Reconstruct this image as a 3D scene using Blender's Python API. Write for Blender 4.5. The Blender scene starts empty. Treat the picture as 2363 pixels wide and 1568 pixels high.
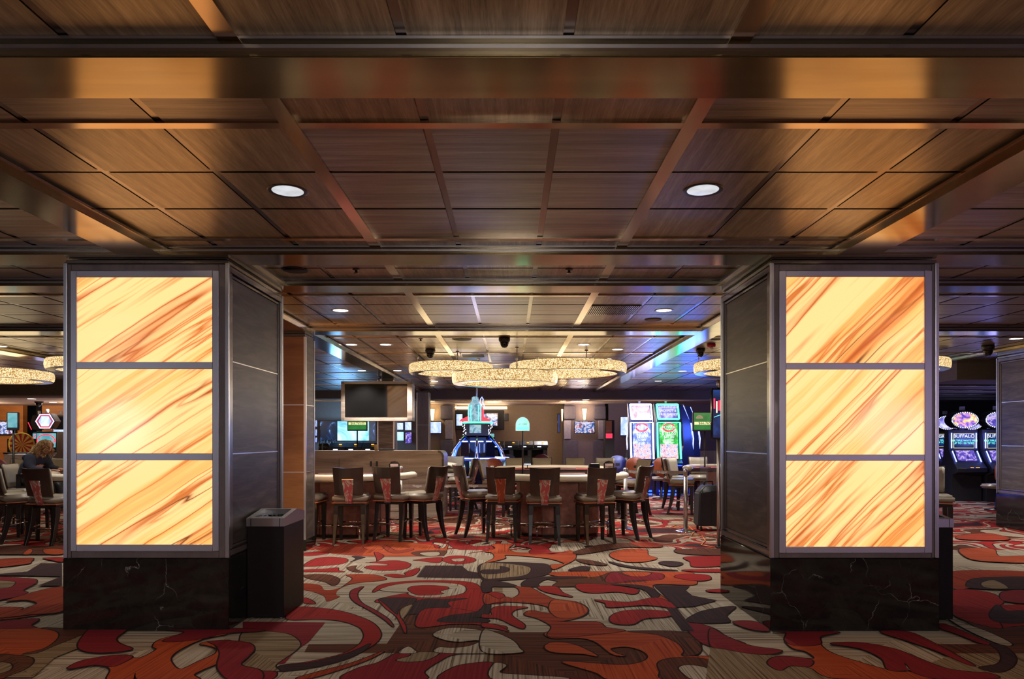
import bpy, bmesh, math, random
from mathutils import Vector, Matrix
from mathutils.geometry import tessellate_polygon
# ------------------------------------------------------------------ camera, world, exposure
S = bpy.context.scene
COL = S.collection
F, CX, CY, EYE = 1610.0, 1180.0, 1013.0, 1.5
cd = bpy.data.cameras.new('camera'); cam = bpy.data.objects.new('camera', cd); COL.objects.link(cam)
cam.location = (0, 0, EYE); cam.rotation_euler = (math.pi/2, 0, 0)
cd.sensor_width = 36; cd.lens = 36*F/2363; cd.shift_y = 229/2363; cd.shift_x = 1.5/2363
cd.clip_end = 200; S.camera = cam
S.view_settings.view_transform = 'Standard'; S.view_settings.look = 'None'
S.view_settings.exposure = 0.0; S.view_settings.gamma = 1; S.view_settings.use_curve_mapping = False
W = bpy.data.worlds.new('world'); S.world = W; W.use_nodes = True
W.node_tree.nodes['Background'].inputs[0].default_value = (0.62, 0.60, 0.66, 1)
W.node_tree.nodes['Background'].inputs[1].default_value = 0.38
S.cycles.use_denoising = True
S.cycles.max_bounces = 6
S.cycles.sample_clamp_indirect = 4.0
random.seed(7)
PI = math.pi

def spot(x, y, z, watts, col=(1, .94, .88), size=1.9, r=.06, blend=.6):
    l = bpy.data.lights.new('downlight_beam', 'SPOT'); l.energy = watts; l.color = col
    l.spot_size = size; l.spot_blend = blend; l.shadow_soft_size = r
    o = bpy.data.objects.new('downlight_beam', l); COL.objects.link(o); o.location = (x, y, z)
    return o

def bulb(x, y, z, watts, col, r=.4, name='area_glow'):
    l = bpy.data.lights.new(name, 'POINT'); l.energy = watts; l.color = col; l.shadow_soft_size = r
    o = bpy.data.objects.new(name, l); COL.objects.link(o); o.location = (x, y, z); return o
bulb(0, -1.4, 2.25, 150, (1, .97, .98), .5, 'hall_fill'); bulb(0, .2, 2.6, 55, (1, .98, .95), .35, 'hall_fill');  # unseen fill lamps, added to stand in for the hall's lighting
bulb(-12.6, 20.3, 2.2, 70, (1, .72, .45), .3, 'wall_fill'); bulb(-15.3, 20.3, 2.2, 50, (1, .72, .45), .3, 'wall_fill'); bulb(-.6, 23.2, 2.4, 40, (1, .8, .55), .3, 'wall_fill'); bulb(2.2, 22.8, 2.4, 30, (.9, .75, .8), .3, 'wall_fill')  # added fill without fixtures, brightens the far walls
bulb(-10.5, -7.6, 1.75, 170, (.72, .78, 1), .8, 'rear_hall_fill'); bulb(10.2, -7.6, 1.75, 150, (.70, .55, 1), .8, 'rear_hall_fill'); bulb(6.5, -7.8, 2.2, 60, (1, .85, .8), .6, 'rear_hall_fill')  # unseen fill by the rear wall, added for reflections in the steel frames
bulb(4.9, 18.9, 1.7, 70, (.08, .18, 1), .35, 'slot_glow'); bulb(3.6, 17.4, 2.0, 40, (.1, .2, 1), .3, 'slot_glow'); bulb(6.8, 16.5, 1.8, 70, (.12, .2, 1), .4, 'slot_glow')
bulb(-5.2, 21.6, 1.7, 70, (.2, .5, 1), .4, 'video_wall_glow'); bulb(11.3, 16.0, 1.6, 25, (.25, .25, 1), .3, 'slot_glow'); bulb(-.8, 16.4, 1.4, 12, (.1, .25, 1), .3, 'slot_glow')

def at(u, v, Y):
    return Vector(((u-CX)*Y/F, Y, EYE-(v-CY)*Y/F))
def fl(u, v):
    Y = EYE*F/(v-CY)
    return Vector(((u-CX)*Y/F, Y, 0))

# ------------------------------------------------------------------ materials
MATS = {}
class NT:
    def __init__(s, name):
        m = bpy.data.materials.new(name); m.use_nodes = True; s.m = m; s.t = m.node_tree
        s.b = s.t.nodes['Principled BSDF']
    def n(s, typ, **kw):
        nd = s.t.nodes.new(typ)
        for k, v in kw.items():
            if k in nd.inputs.keys(): nd.inputs[k].default_value = v
            else: setattr(nd, k, v)
        return nd
    def l(s, a, b): s.t.links.new(a, b)
    def coord(s, scale=(1, 1, 1), rot=(0, 0, 0), loc=(0, 0, 0), kind='Object'):
        tc = s.n('ShaderNodeTexCoord'); mp = s.n('ShaderNodeMapping')
        mp.inputs['Scale'].default_value = scale; mp.inputs['Rotation'].default_value = rot; mp.inputs['Location'].default_value = loc
        s.l(tc.outputs[kind], mp.inputs[0]); return mp.outputs[0]
    def noise(s, vec, scale=1., detail=3., rough=.5, dist=0.):
        nd = s.n('ShaderNodeTexNoise'); nd.inputs['Scale'].default_value = scale; nd.inputs['Detail'].default_value = detail
        nd.inputs['Roughness'].default_value = rough; nd.inputs['Distortion'].default_value = dist
        s.l(vec, nd.inputs['Vector']); return nd.outputs['Fac']
    def ramp(s, fac, stops, const=False):
        r = s.n('ShaderNodeValToRGB'); e = r.color_ramp.elements
        if const: r.color_ramp.interpolation = 'CONSTANT'
        while len(e) < len(stops): e.new(.5)
        for i, (p, c) in enumerate(stops): e[i].position = p; e[i].color = (*c[:3], 1)
        s.l(fac, r.inputs[0]); return r.outputs[0]
    def mix(s, fac, a, b, mode='MIX'):
        m = s.n('ShaderNodeMix', data_type='RGBA', blend_type=mode)
        for i, x in ((0, fac), (6, a), (7, b)):
            if hasattr(x, 'links'): s.l(x, m.inputs[i])
            elif i == 0: m.inputs[0].default_value = x
            else: m.inputs[i].default_value = (*x[:3], 1)
        return m.outputs[2]
    def math(s, op, a, b=0.):
        m = s.n('ShaderNodeMath', operation=op)
        for i, x in ((0, a), (1, b)):
            if hasattr(x, 'links'): s.l(x, m.inputs[i])
            else: m.inputs[i].default_value = x
        return m.outputs[0]
    def bump(s, h, strength=.2, dist=.01):
        b = s.n('ShaderNodeBump'); b.inputs['Strength'].default_value = strength; b.inputs['Distance'].default_value = dist
        s.l(h, b.inputs['Height']); s.l(b.outputs[0], s.b.inputs['Normal'])
    def done(s, name, rough=.5, metal=0., spec=.5, coat=0.):
        s.b.inputs['Roughness'].default_value = rough; s.b.inputs['Metallic'].default_value = metal
        s.b.inputs['Specular IOR Level'].default_value = spec; s.b.inputs['Coat Weight'].default_value = coat
        MATS[name] = s.m; return s.m

def plain(name, c, rough=.5, metal=0., spec=.5, var=.12, scale=14, coat=0.):
    t = NT(name); f = t.noise(t.coord(), scale, 3)
    t.l(t.ramp(f, [(.3, [x*(1-var) for x in c]), (.7, [x*(1+var) for x in c])]), t.b.inputs['Base Color'])
    return t.done(name, rough, metal, spec, coat)
def glow(name, c, power, var=0.):
    t = NT(name); t.b.inputs['Base Color'].default_value = (.02, .02, .02, 1)
    if var:
        f = t.noise(t.coord(), 9, 3)
        t.l(t.ramp(f, [(.35, [x*(1-var) for x in c]), (.65, c)]), t.b.inputs['Emission Color'])
    else: t.b.inputs['Emission Color'].default_value = (*c, 1)
    t.b.inputs['Emission Strength'].default_value = power
    return t.done(name, .3)

# ceiling veneer, fine grain along X or Y, semi-gloss
def tile_mat(name, gx):
    t = NT(name); sc = (.35, 9, 1) if gx else (9, .35, 1)
    a = t.noise(t.coord(sc), 2.2, 6, .65, .3); b = t.noise(t.coord((sc[0]*4, sc[1]*7, 1)), 3, 4, .7)
    f = t.math('ADD', t.math('MULTIPLY', a, .6), t.math('MULTIPLY', b, .4))
    c = t.ramp(f, [(.36, (.13, .104, .083)), (.5, (.26, .215, .172)), (.64, (.42, .36, .295))] if gx else [(.36, (.15, .11, .062)), (.5, (.29, .222, .125)), (.64, (.44, .355, .22))])  # tiles with grain along Y painted yellower, imitating the onyx glow
    t.l(c, t.b.inputs['Base Color']); t.bump(b, .12, .002)
    t.done(name, .34, .5, .6)
tile_mat('tile_x', True); tile_mat('tile_y', False)
MATS['tile_edge'] = MATS['tile_y']
# beam laminate
t = NT('laminate'); f = t.noise(t.coord((.25, 3, 3)), 2, 5, .6, .3)
t.l(t.ramp(f, [(.3, (.25, .20, .11)), (.7, (.35, .28, .155))]), t.b.inputs['Base Color']); t.done('laminate', .15, .95, .5)
plain('bronze', (.52, .40, .27), .16, 1., var=.08, scale=3)
plain('bronze_dark', (.21, .17, .135), .22, .95, var=.08, scale=3)
# column wood: grey brown, wavy horizontal streaks
def streak(name, cols, rough, metal=0., sc=(.7, .7, 5.5), dist=1.2, coat=0., spec=.5):
    t = NT(name); a = t.noise(t.coord(sc), 1.6, 5, .6, dist); b = t.noise(t.coord((sc[0]*3, sc[1]*3, sc[2]*9)), 2.2, 3, .6)
    f = t.math('ADD', t.math('MULTIPLY', a, .8), t.math('MULTIPLY', b, .2))
    t.l(t.ramp(f, [(.34, cols[0]), (.5, cols[1]), (.66, cols[2])]), t.b.inputs['Base Color'])
    t.done(name, rough, metal, spec, coat)
streak('column_wood', [(.06, .048, .04), (.105, .085, .071), (.19, .158, .132)], .42, .1, spec=.3)
streak('column_frame', [(.13, .105, .10), (.18, .147, .138), (.22, .18, .17)], .3, .3, (3, 3, .6), .2, .3)
streak('counter_wood', [(.17, .125, .10), (.32, .25, .20), (.46, .38, .31)], .4, 0, (.5, .5, 5), .8)
streak('amber_lit_wood', [(.20, .075, .02), (.27, .105, .03), (.33, .14, .045)], .35, .2, (.6, .6, 3), .5)  # orange onyx light on the slim column is painted into this wood tone
streak('wall_wood', [(.42, .15, .04), (.54, .21, .06), (.62, .26, .08)], .5, 0, (.5, .5, 3), .4)
# marble
t = NT('marble'); gg = t.n('ShaderNodeNewGeometry'); co = gg.outputs['Position']
wv = t.n('ShaderNodeTexNoise'); wv.inputs['Scale'].default_value = 4.; wv.inputs['Detail'].default_value = 6; t.l(co, wv.inputs['Vector'])
wd = t.n('ShaderNodeVectorMath', operation='MULTIPLY_ADD'); t.l(wv.outputs['Color'], wd.inputs[0]); wd.inputs[1].default_value = (.30, .30, .30); t.l(co, wd.inputs[2])
vo = t.n('ShaderNodeTexVoronoi'); vo.feature = 'DISTANCE_TO_EDGE'; vo.inputs['Scale'].default_value = 2.7; t.l(wd.outputs[0], vo.inputs['Vector'])
n2 = t.noise(co, 1.9, 4, .6, .5)
v = t.ramp(vo.outputs['Distance'], [(0, (1, 1, 1)), (.003, (.25, .25, .25)), (.007, (0, 0, 0))])
msk = t.ramp(n2, [(.50, (.04, .04, .04)), (.60, (.9, .9, .9))])
vv = t.mix(1., v, msk, 'MULTIPLY')
base = t.ramp(t.noise(co, 5, 6, .7, .6), [(.3, (.010, .009, .009)), (.55, (.019, .016, .014)), (.75, (.032, .027, .023))])
t.l(t.mix(vv, base, (.36, .33, .30)), t.b.inputs['Base Color']); t.done('marble', .07, 0, .5)
plain('steel', (.60, .59, .60), .3, 1., var=.04, scale=2)
plain('frame_steel', (.62, .61, .65), .36, .9, var=.04, scale=2)
plain('steel_dim', (.40, .37, .38), .34, 1., var=.05, scale=2)
plain('chrome', (.82, .80, .80), .08, 1., var=.03)
plain('black_metal', (.018, .016, .016), .35, .2)
plain('black_gloss', (.008, .008, .009), .08)
plain('tv_gloss', (.004, .004, .004), .05, spec=1., coat=.6)
plain('black_plastic', (.02, .02, .022), .45)
plain('bin_black', (.012, .009, .008), .45, spec=.25)
plain('leather', (.27, .225, .17), .38, var=.1, scale=6)
plain('leather_back', (.36, .315, .25), .45, var=.1, scale=6)
plain('rail_leather', (.72, .64, .50), .38, var=.06, scale=5)
plain('dark_wood', (.036, .020, .015), .3, 0, coat=.3, var=.25, scale=4)
plain('leg_wood', (.014, .010, .009), .3, coat=.3)
plain('orange_piping', (.55, .16, .06), .5)
plain('felt_red', (.34, .09, .08), .8, spec=.1)
plain('table_base', (.30, .125, .09), .4, .35, var=.2, scale=20)
plain('orange_vinyl', (.36, .085, .035), .45)
plain('blue_vinyl', (.075, .09, .24), .5)
plain('maroon_vinyl', (.16, .03, .035), .5)
plain('felt_grey', (.12, .11, .15), .9)
plain('lavender_pad', (.30, .28, .36), .9)
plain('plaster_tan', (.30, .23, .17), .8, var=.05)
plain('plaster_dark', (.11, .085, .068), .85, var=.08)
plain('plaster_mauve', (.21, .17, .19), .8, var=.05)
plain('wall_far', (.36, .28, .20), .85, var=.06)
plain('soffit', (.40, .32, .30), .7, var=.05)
plain('dark_void', (.012, .010, .012), .8)
plain('navy', (.012, .016, .05), .35)
plain('jacket', (.022, .026, .05), .85, var=.3, scale=8)
plain('skin', (.62, .33, .24), .5)
plain('suitcase_black', (.02, .022, .026), .5)
plain('red_plastic', (.5, .02, .04), .35)
plain('paper_white', (.75, .73, .68), .6)
plain('grey_plastic', (.28, .28, .30), .45)
plain('kraft', (.50, .34, .18), .6)
plain('vent_black', (.015, .012, .012), .6)
plain('cable_orange', (.7, .22, .05), .5)
t = NT('hair'); a = t.noise(t.coord((4, 4, 1)), 14, 4, .6, 1.2)
t.l(t.ramp(a, [(.35, (.16, .075, .025)), (.5, (.40, .22, .08)), (.68, (.75, .50, .24))]), t.b.inputs['Base Color']); t.bump(a, .8, .02); t.done('hair', .4)
# glass
t = NT('acrylic'); t.b.inputs['Transmission Weight'].default_value = .95; t.b.inputs['IOR'].default_value = 1.2
f = t.noise(t.coord(), 3, 2); t.l(t.ramp(f, [(.3, (.9, .92, .95)), (.7, (.97, .97, 1))]), t.b.inputs['Base Color']); t.done('acrylic', .03)
# crystal of the ring lamps
def crystal(name, p, a, b, c):
    t = NT(name); co = t.coord()
    vo = t.n('ShaderNodeTexVoronoi'); vo.inputs['Scale'].default_value = 40; vo.feature = 'DISTANCE_TO_EDGE'; t.l(co, vo.inputs['Vector'])
    nn = t.noise(co, 26, 4, .7, 1.5)
    f = t.math('ADD', t.math('MULTIPLY', vo.outputs['Distance'], 1.1), t.math('MULTIPLY', nn, .8))
    t.l(t.ramp(f, [(.44, a), (.53, b), (.66, c)]), t.b.inputs['Emission Color'])
    t.b.inputs['Emission Strength'].default_value = p
    t.b.inputs['Base Color'].default_value = (.05, .04, .02, 1); t.done(name, .2)
crystal('crystal', 1.0, (.42, .20, .05), (.98, .66, .27), (1.35, 1.12, .68))
# back-lit onyx, veins climbing to the right
def onyx(name, ang, off, dark=1.):
    t = NT(name)
    co = t.coord((1, 1, 1), (0, 0, 0), off)
    wn = t.n('ShaderNodeTexNoise'); wn.inputs['Scale'].default_value = 1.6; wn.inputs['Detail'].default_value = 5; t.l(co, wn.inputs['Vector'])
    sub = t.n('ShaderNodeVectorMath', operation='MULTIPLY_ADD'); t.l(wn.outputs['Color'], sub.inputs[0])
    sub.inputs[1].default_value = (.045, 0, .045); t.l(co, sub.inputs[2])
    rot = t.n('ShaderNodeMapping'); rot.inputs['Rotation'].default_value = (0, math.radians(ang), 0); t.l(sub.outputs[0], rot.inputs[0])
    def st(sx, sz, lx=0.):
        m = t.n('ShaderNodeMapping'); m.inputs['Scale'].default_value = (sx, .01, sz); m.inputs['Location'].default_value = (lx, 0, lx); t.l(rot.outputs[0], m.inputs[0]); return m.outputs[0]
    broad = t.noise(st(.16, 2.9), 1., 4, .62)
    fine = t.noise(st(.22, 17, 3.), 1., 4, .6)
    body = t.math('ADD', t.math('MULTIPLY', broad, .66), t.math('MULTIPLY', fine, .34))
    Y1, Y2, O1, R1 = (1.65, .83, .33), (1.45, .62, .17), (1.1, .34, .075), (.62, .14, .025)
    c = t.ramp(body, [(.49, Y1), (.55, Y2), (.59, (1.28, .56, .17)), (.64, O1), (.73, R1)])
    def vein(sx, sz, lx, w, col, mlo):
        nv = t.noise(st(sx, sz, lx), 1., 3, .55); rr = t.math('ABSOLUTE', t.math('SUBTRACT', nv, .5))
        mk = t.ramp(rr, [(0, (1, 1, 1)), (w, (.35, .35, .35)), (w*2.2, (0, 0, 0))])
        m2 = t.ramp(t.noise(st(.35, 3, lx+9), 1., 1), [(mlo, (0, 0, 0)), (mlo+.1, (1, 1, 1))])
        return t.mix(1., mk, m2, 'MULTIPLY'), col
    mk, col = vein(.12, 2.6, 5., .011, None, .36); c = t.mix(mk, c, (.60, .12, .02))
    mk, col = vein(.2, 6.5, 12., .018, None, .40); c = t.mix(mk, c, (.80, .22, .045))
    mk, col = vein(.10, 1.9, 21., .0022, None, .55); c = t.mix(mk, c, (.22*dark, .06, .015))
    t.l(c, t.b.inputs['Emission Color']); t.b.inputs['Emission Strength'].default_value = 1.0
    t.b.inputs['Base Color'].default_value = (.03, .02, .01, 1)
    t.done(name, .12)
for i in range(3):
    onyx('onyx_a%d' % i, 33, (i*1.7, 0, i*3.3+.4)); onyx('onyx_b%d' % i, 45, (i*2.9+7, 0, i*1.9+5), .7)
# screens: small procedural picture
def screen(name, stops, scale=9, power=1., dist=.8, detail=4):
    t = NT(name); f = t.noise(t.coord(), scale, detail, .6, dist)
    t.l(t.ramp(f, stops), t.b.inputs['Emission Color']); t.b.inputs['Emission Strength'].default_value = power
    t.b.inputs['Base Color'].default_value = (.02, .02, .02, 1); t.done(name, .15)
screen('scr_sport', [(.36, (.10, .45, .75)), (.5, (.45, .85, 1.1)), (.64, (.9, 1.1, 1.1))], 1.2, 1.4)
screen('scr_dark', [(.45, (.002, .008, .03)), (.55, (.01, .03, .12)), (.62, (.25, .5, .9)), (.66, (.01, .03, .1))], 2.4, 1.)
screen('scr_white', [(.4, (.45, .62, 1.2)), (.6, (.95, 1.05, 1.3))], 3, 1.1)
screen('scr_people', [(.36, (.02, .03, .09)), (.46, (.12, .22, .6)), (.52, (.8, .85, 1.)), (.57, (.5, .08, .12)), (.62, (.08, .1, .2))], 6, 1.1)
screen('scr_blue', [(.35, (.05, .09, .55)), (.5, (.28, .42, 1.2)), (.6, (1., 1.1, 1.4)), (.68, (.9, .25, .2))], 5, 1.1, .5)
screen('scr_green', [(.38, (.01, .28, .03)), (.5, (.05, .75, .10)), (.62, (.8, 1.3, .8))], 4, 1.1, .5)
screen('scr_pink', [(.38, (.75, .45, .62)), (.5, (1.1, .95, 1.05)), (.62, (.9, .55, .6))], 3, 1.1)
screen('scr_violet', [(.38, (.16, .16, .6)), (.5, (.45, .42, 1.1)), (.62, (.9, .9, 1.2))], 3, 1.)
screen('scr_reels', [(.36, (.3, .3, 1.0)), (.48, (.95, .95, 1.4)), (.54, (1.1, .4, .12)), (.6, (.8, .85, 1.4)), (.66, (.6, .05, .1))], 11, 1.1, .4)
screen('scr_purple', [(.36, (.03, .03, .25)), (.5, (.18, .12, .7)), (.58, (.8, .6, .9)), (.66, (.1, .2, .6))], 8, 1.)
screen('scr_fire', [(.36, (.10, .06, .5)), (.48, (.6, .3, .9)), (.56, (1.4, .6, .1)), (.64, (1.2, 1., .7))], 7, 1.1)
screen('scr_navy', [(.4, (.003, .01, .06)), (.6, (.01, .05, .22))], 2, 1.)
screen('scr_kiosk', [(.4, (.10, .38, .46)), (.6, (.25, .55, .58))], 3, 1.)
screen('scr_arc', [(.4, (.12, .30, .40)), (.5, (.40, .62, .70)), (.62, (.12, .3, .5))], 5, 1.)
glow('neon_blue', (.35, .5, 2.4), 3); glow('neon_white', (1.1, 1.2, 2.6), 2.6); glow('neon_green', (.12, 1.7, .6), 2.4)
glow('neon_deep', (.03, .12, 1.9), 3); glow('neon_red', (1.6, .05, .12), 1.); glow('neon_cyan', (.25, 1.4, 1.2), 1.2)
glow('neon_violet', (.55, .45, 2.2), 1.2)
glow('sign_mint', (.45, 1.15, .95), 1.1, .3); glow('sign_green', (.02, .22, .04), 1., .3); glow('sign_cream', (1., .95, .45), 1.)
glow('amber_light', (1.8, .7, .05), 1.2); glow('lamp_warm', (2.2, 1.5, .7), 1.6); glow('lamp_disc', (2.2, 2., 1.7), 2.2)
glow('lamp_disc_dim', (.75, .77, .80), 1.0, .25); glow('strip_warm', (2., 1.5, .9), 1.5); glow('white_text', (1.2, 1.25, 1.3), 1.)
glow('bulb_white', (1.6, 1.7, 2.2), 1.4)
plain('letter_black', (.01, .01, .01), .5)

# ------------------------------------------------------------------ mesh builder
class MB:
    def __init__(s): s.v = []; s.f = []; s.sm = []; s.mi = []; s.k = 0
    def add(s, vs, fs, smooth=False):
        o = len(s.v); s.v += [tuple(v) for v in vs]
        for f in fs: s.f.append(tuple(i+o for i in f)); s.sm.append(smooth); s.mi.append(s.k)
        return s
    def box(s, x0, x1, y0, y1, z0, z1):
        if x0 > x1: x0, x1 = x1, x0
        vs = [(x0, y0, z0), (x1, y0, z0), (x1, y1, z0), (x0, y1, z0), (x0, y0, z1), (x1, y0, z1), (x1, y1, z1), (x0, y1, z1)]
        return s.add(vs, [(3, 2, 1, 0), (4, 5, 6, 7), (0, 1, 5, 4), (1, 2, 6, 5), (2, 3, 7, 6), (3, 0, 4, 7)])
    def lathe(s, prof, cx=0, cy=0, n=24, smooth=True, sx=1., sy=1.):
        o = []; m = len(prof)
        for i in range(n):
            a = 2*PI*i/n
            for r, z in prof: o.append((cx+r*math.cos(a)*sx, cy+r*math.sin(a)*sy, z))
        fs = [(i*m+j, ((i+1) % n)*m+j, ((i+1) % n)*m+j+1, i*m+j+1) for i in range(n) for j in range(m-1)]
        s.add(o, fs, smooth)
        if prof[0][0] > 1e-6: s.add([o[i*m] for i in range(n)], [tuple(range(n-1, -1, -1))])
        if prof[-1][0] > 1e-6: s.add([o[i*m+m-1] for i in range(n)], [tuple(range(n))])
        return s
    def tube(s, pts, r, n=8, smooth=True, closed=False, rz=None):
        pts = [Vector(p) for p in pts]; m = len(pts); rings = []
        for i, p in enumerate(pts):
            a = pts[(i-1) % m] if (closed or i > 0) else p; b = pts[(i+1) % m] if (closed or i < m-1) else p
            d = (b-a).normalized(); up = Vector((0, 0, 1)) if abs(d.z) < .95 else Vector((0, 1, 0))
            u = d.cross(up).normalized(); w = u.cross(d).normalized()
            ri = r[i] if isinstance(r, (list, tuple)) else r
            rings += [p+u*ri*math.cos(2*PI*k/n)+w*(rz or ri)*math.sin(2*PI*k/n) for k in range(n)]
        q = m if closed else m-1
        fs = [(i*n+k, ((i+1) % m)*n+k, ((i+1) % m)*n+(k+1) % n, i*n+(k+1) % n) for i in range(q) for k in range(n)]
        if not closed: s.add(rings[:n], [tuple(range(n))]); s.add(rings[-n:], [tuple(range(n-1, -1, -1))])
        return s.add(rings, fs, smooth)
    def prism(s, poly, axis, a, b):
        # poly in the two other axes, extruded along axis from a to b
        def P(p, t):
            return (t, p[0], p[1]) if axis == 'x' else ((p[0], t, p[1]) if axis == 'y' else (p[0], p[1], t))
        n = len(poly); vs = [P(p, a) for p in poly]+[P(p, b) for p in poly]
        tri = tessellate_polygon([[Vector((p[0], p[1], 0)) for p in poly]])
        fs = [tuple(t) for t in tri]+[tuple(i+n for i in reversed(t)) for t in tri]
        fs += [(i, (i+1) % n, (i+1) % n+n, i+n) for i in range(n)]
        return s.add(vs, fs)
    def build(s, name, mat, parent=None, bevel=0, seg=2, mats=None):
        me = bpy.data.meshes.new(name); me.from_pydata(s.v, [], s.f)
        for m in (mats or [mat]): me.materials.append(MATS[m] if isinstance(m, str) else m)
        me.polygons.foreach_set('use_smooth', s.sm)
        if mats: me.polygons.foreach_set('material_index', s.mi)
        bm = bmesh.new(); bm.from_mesh(me)
        bmesh.ops.remove_doubles(bm, verts=bm.verts, dist=1e-5)
        bmesh.ops.recalc_face_normals(bm, faces=bm.faces) if not mats else None
        if bevel:
            es = [e for e in bm.edges if len(e.link_faces) == 2 and e.calc_face_angle(0) > .5]
            bmesh.ops.bevel(bm, geom=es, offset=bevel, segments=seg, affect='EDGES', clamp_overlap=True)
            if seg > 1:
                for f in bm.faces: f.smooth = f.smooth or f.calc_area() < bevel*2
        bm.to_mesh(me); bm.free()
        o = bpy.data.objects.new(name, me); COL.objects.link(o)
        if parent is not None: o.parent = parent
        return o
def B(*a): return MB().box(*a)
def tag(o, label=None, cat=None, group=None, kind=None):
    if label: o['label'] = label
    if cat: o['category'] = cat
    if group: o['group'] = group
    if kind: o['kind'] = kind
    return o
def empty(name, loc, rz=0, label=None, cat=None, group=None):
    o = bpy.data.objects.new(name, None); COL.objects.link(o); o.location = loc; o.rotation_euler = (0, 0, rz)
    o.empty_display_size = .1
    return tag(o, label, cat, group)
KIDS = {}
def kids(o): return [c for c in bpy.data.objects if c.parent == o]
def copy_tree(o, parent=None, table=None):
    c = o.copy(); COL.objects.link(c); c.parent = parent
    for ch in kids(o): copy_tree(ch, c)
    return c
def place(src, first, loc, rz, label, group=None):
    o = src if first else copy_tree(src)
    o.location = loc; o.rotation_euler = (0, 0, rz); tag(o, label, None, group); return o
def text(name, body, mat, parent, loc, size, rot=(PI/2, 0, 0), ext=.001, align='CENTER', sx=1.):
    c = bpy.data.curves.new(name+'_c', 'FONT'); c.body = body; c.size = size; c.extrude = ext
    c.align_x = align; c.align_y = 'CENTER'; c.materials.append(MATS[mat])
    q = bpy.data.objects.new('tmp', c); me = bpy.data.meshes.new_from_object(q); bpy.data.objects.remove(q); me.name = name
    o = bpy.data.objects.new(name, me); COL.objects.link(o); o.parent = parent; o.location = loc; o.rotation_euler = rot
    o.scale = (sx, 1, 1)
    return o
def exec_shapes():
    # base grounds
    sh('P', 'beige', [(-60, 1270), (2420, 1270), (2500, 1590), (-140, 1590)], True)
    sh('A', 'brown', [(1310,1010),(1560,640),(1640,600),(2050,600),(2270,540),(2200,880),(2363,900),(2363,1098),(1110,1095),(560,1090),(600,1015)], True)
    sh('B', 'brown', [(80,905),(2000,905),(1960,1100),(1900,1160),(1800,1345),(80,1345)], True)
    sh('B', 'tan', [(0,1100),(80,1100),(80,1200),(0,1200)], True)
    sh('A', 'tan', [(2280,505),(2363,500),(2363,640),(2270,650),(2290,560)], True)
    sh('A', 'dark', [(1580,408),(1660,300),(1990,300),(2050,350),(2190,370),(2363,340),(2363,385),(2190,385),(2195,480),(2270,545),(2200,545),(2170,480),(2180,420)], True)
    sh('A', 'orange', [(620,180),(830,150),(1200,90),(1350,75),(1700,110),(1750,140),(1830,140),(1870,100),(1830,200),(1750,215),(1100,215),(800,175)])
    sh('A', 'rust', [(650,150),(980,100),(1180,95),(1080,215),(820,195)], True)
    sh('A', 'orange', [(1100,130),(1250,118),(1270,150),(1160,158)])
    sh('A', 'rust', [(1180,110),(1300,115),(1400,165),(1540,145),(1530,165),(1400,190),(1320,170),(1260,120)])
    sh('A', 'brown', [(1540,190),(1600,170),(1830,165),(1840,195),(1790,215),(1620,215)])
    sh('A', 'beige', [(1610,190),(1680,180),(1780,180),(1780,205),(1690,215)])
    sh('A', 'red', [(1870,90),(1980,80),(2050,110),(2180,140),(2290,150),(2280,120),(2363,110),(2363,200),(2280,165),(2050,190),(2200,160),(1950,150)])
    sh('A', 'red', [(560,185),(720,175),(780,190),(640,212),(560,210)])
    sh('A', 'dark', [(1000,215),(1110,225),(1050,245),(980,268),(1030,240)])
    sh('A', 'red', [(560,305),(640,245),(760,222),(900,230),(955,250),(900,285),(700,305)])
    sh('A', 'red', [(1120,275),(1220,262),(1200,180),(1280,210),(1240,250),(1180,272)])
    sh('A', 'red', [(1560,250),(1800,225),(1780,275),(1620,258)])
    sh('A', 'red', [(1815,245),(1880,215),(2000,212),(2110,240),(2090,270),(1950,290),(1850,270)])
    sh('A', 'beige', [(1900,243),(2010,238),(2000,258),(1930,262)])
    sh('A', 'red', [(1110,320),(1180,300),(1290,300),(1325,290),(1240,280),(1160,272),(1250,262),(1400,255),(1500,275),(1525,300),(1460,335),(1250,345)])
    sh('A', 'brown', [(950,320),(1030,302),(1020,330),(1090,362),(1000,355)])
    sh('A', 'red', [(1290,390),(1380,378),(1480,390),(1480,365),(1590,325),(1600,350),(1540,395),(1400,410)])
    sh('A', 'red', [(555,340),(750,330),(860,320),(870,345),(920,360),(700,358),(555,358)])
    sh('A', 'rust', [(555,465),(700,480),(745,525),(850,515),(1000,465),(1300,430),(1190,385),(950,385),(1000,420),(930,480),(860,530),(850,570),(880,585),(770,628),(740,580),(640,540),(555,520)])
    sh('A', 'brown', [(560,390),(680,380),(800,390),(880,430),(830,485),(750,450),(600,420)])
    sh('A', 'red', [(555,595),(620,615),(655,650),(555,640)])
    sh('A', 'red', [(1185,545),(1250,480),(1400,452),(1650,438),(1950,442),(2110,465),(2200,530),(2363,560),(2363,640),(2250,655),(2150,700),(2130,730),(1950,745),(1850,770),(1790,815),(1600,865),(1580,770),(1640,700),(1560,640),(1240,640),(1230,610),(1370,575),(1520,545),(1530,500),(1450,480),(1320,490)])
    sh('A', 'beige', [(1510,565),(1600,590),(1800,590),(1980,560),(2030,520),(1990,480),(1860,462),(1600,458),(1400,475),(1250,520),(1350,540),(1500,545)])
    sh('A', 'red', [(1505,520),(1560,488),(1720,482),(1850,495),(1865,515),(1790,540),(1820,560),(1700,572),(1580,568)])
    sh('A', 'dark', [(1640,610),(1850,608),(2040,602),(1860,635),(1880,680),(1750,683),(1650,700),(1590,740),(1480,740),(1500,680)])
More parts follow.
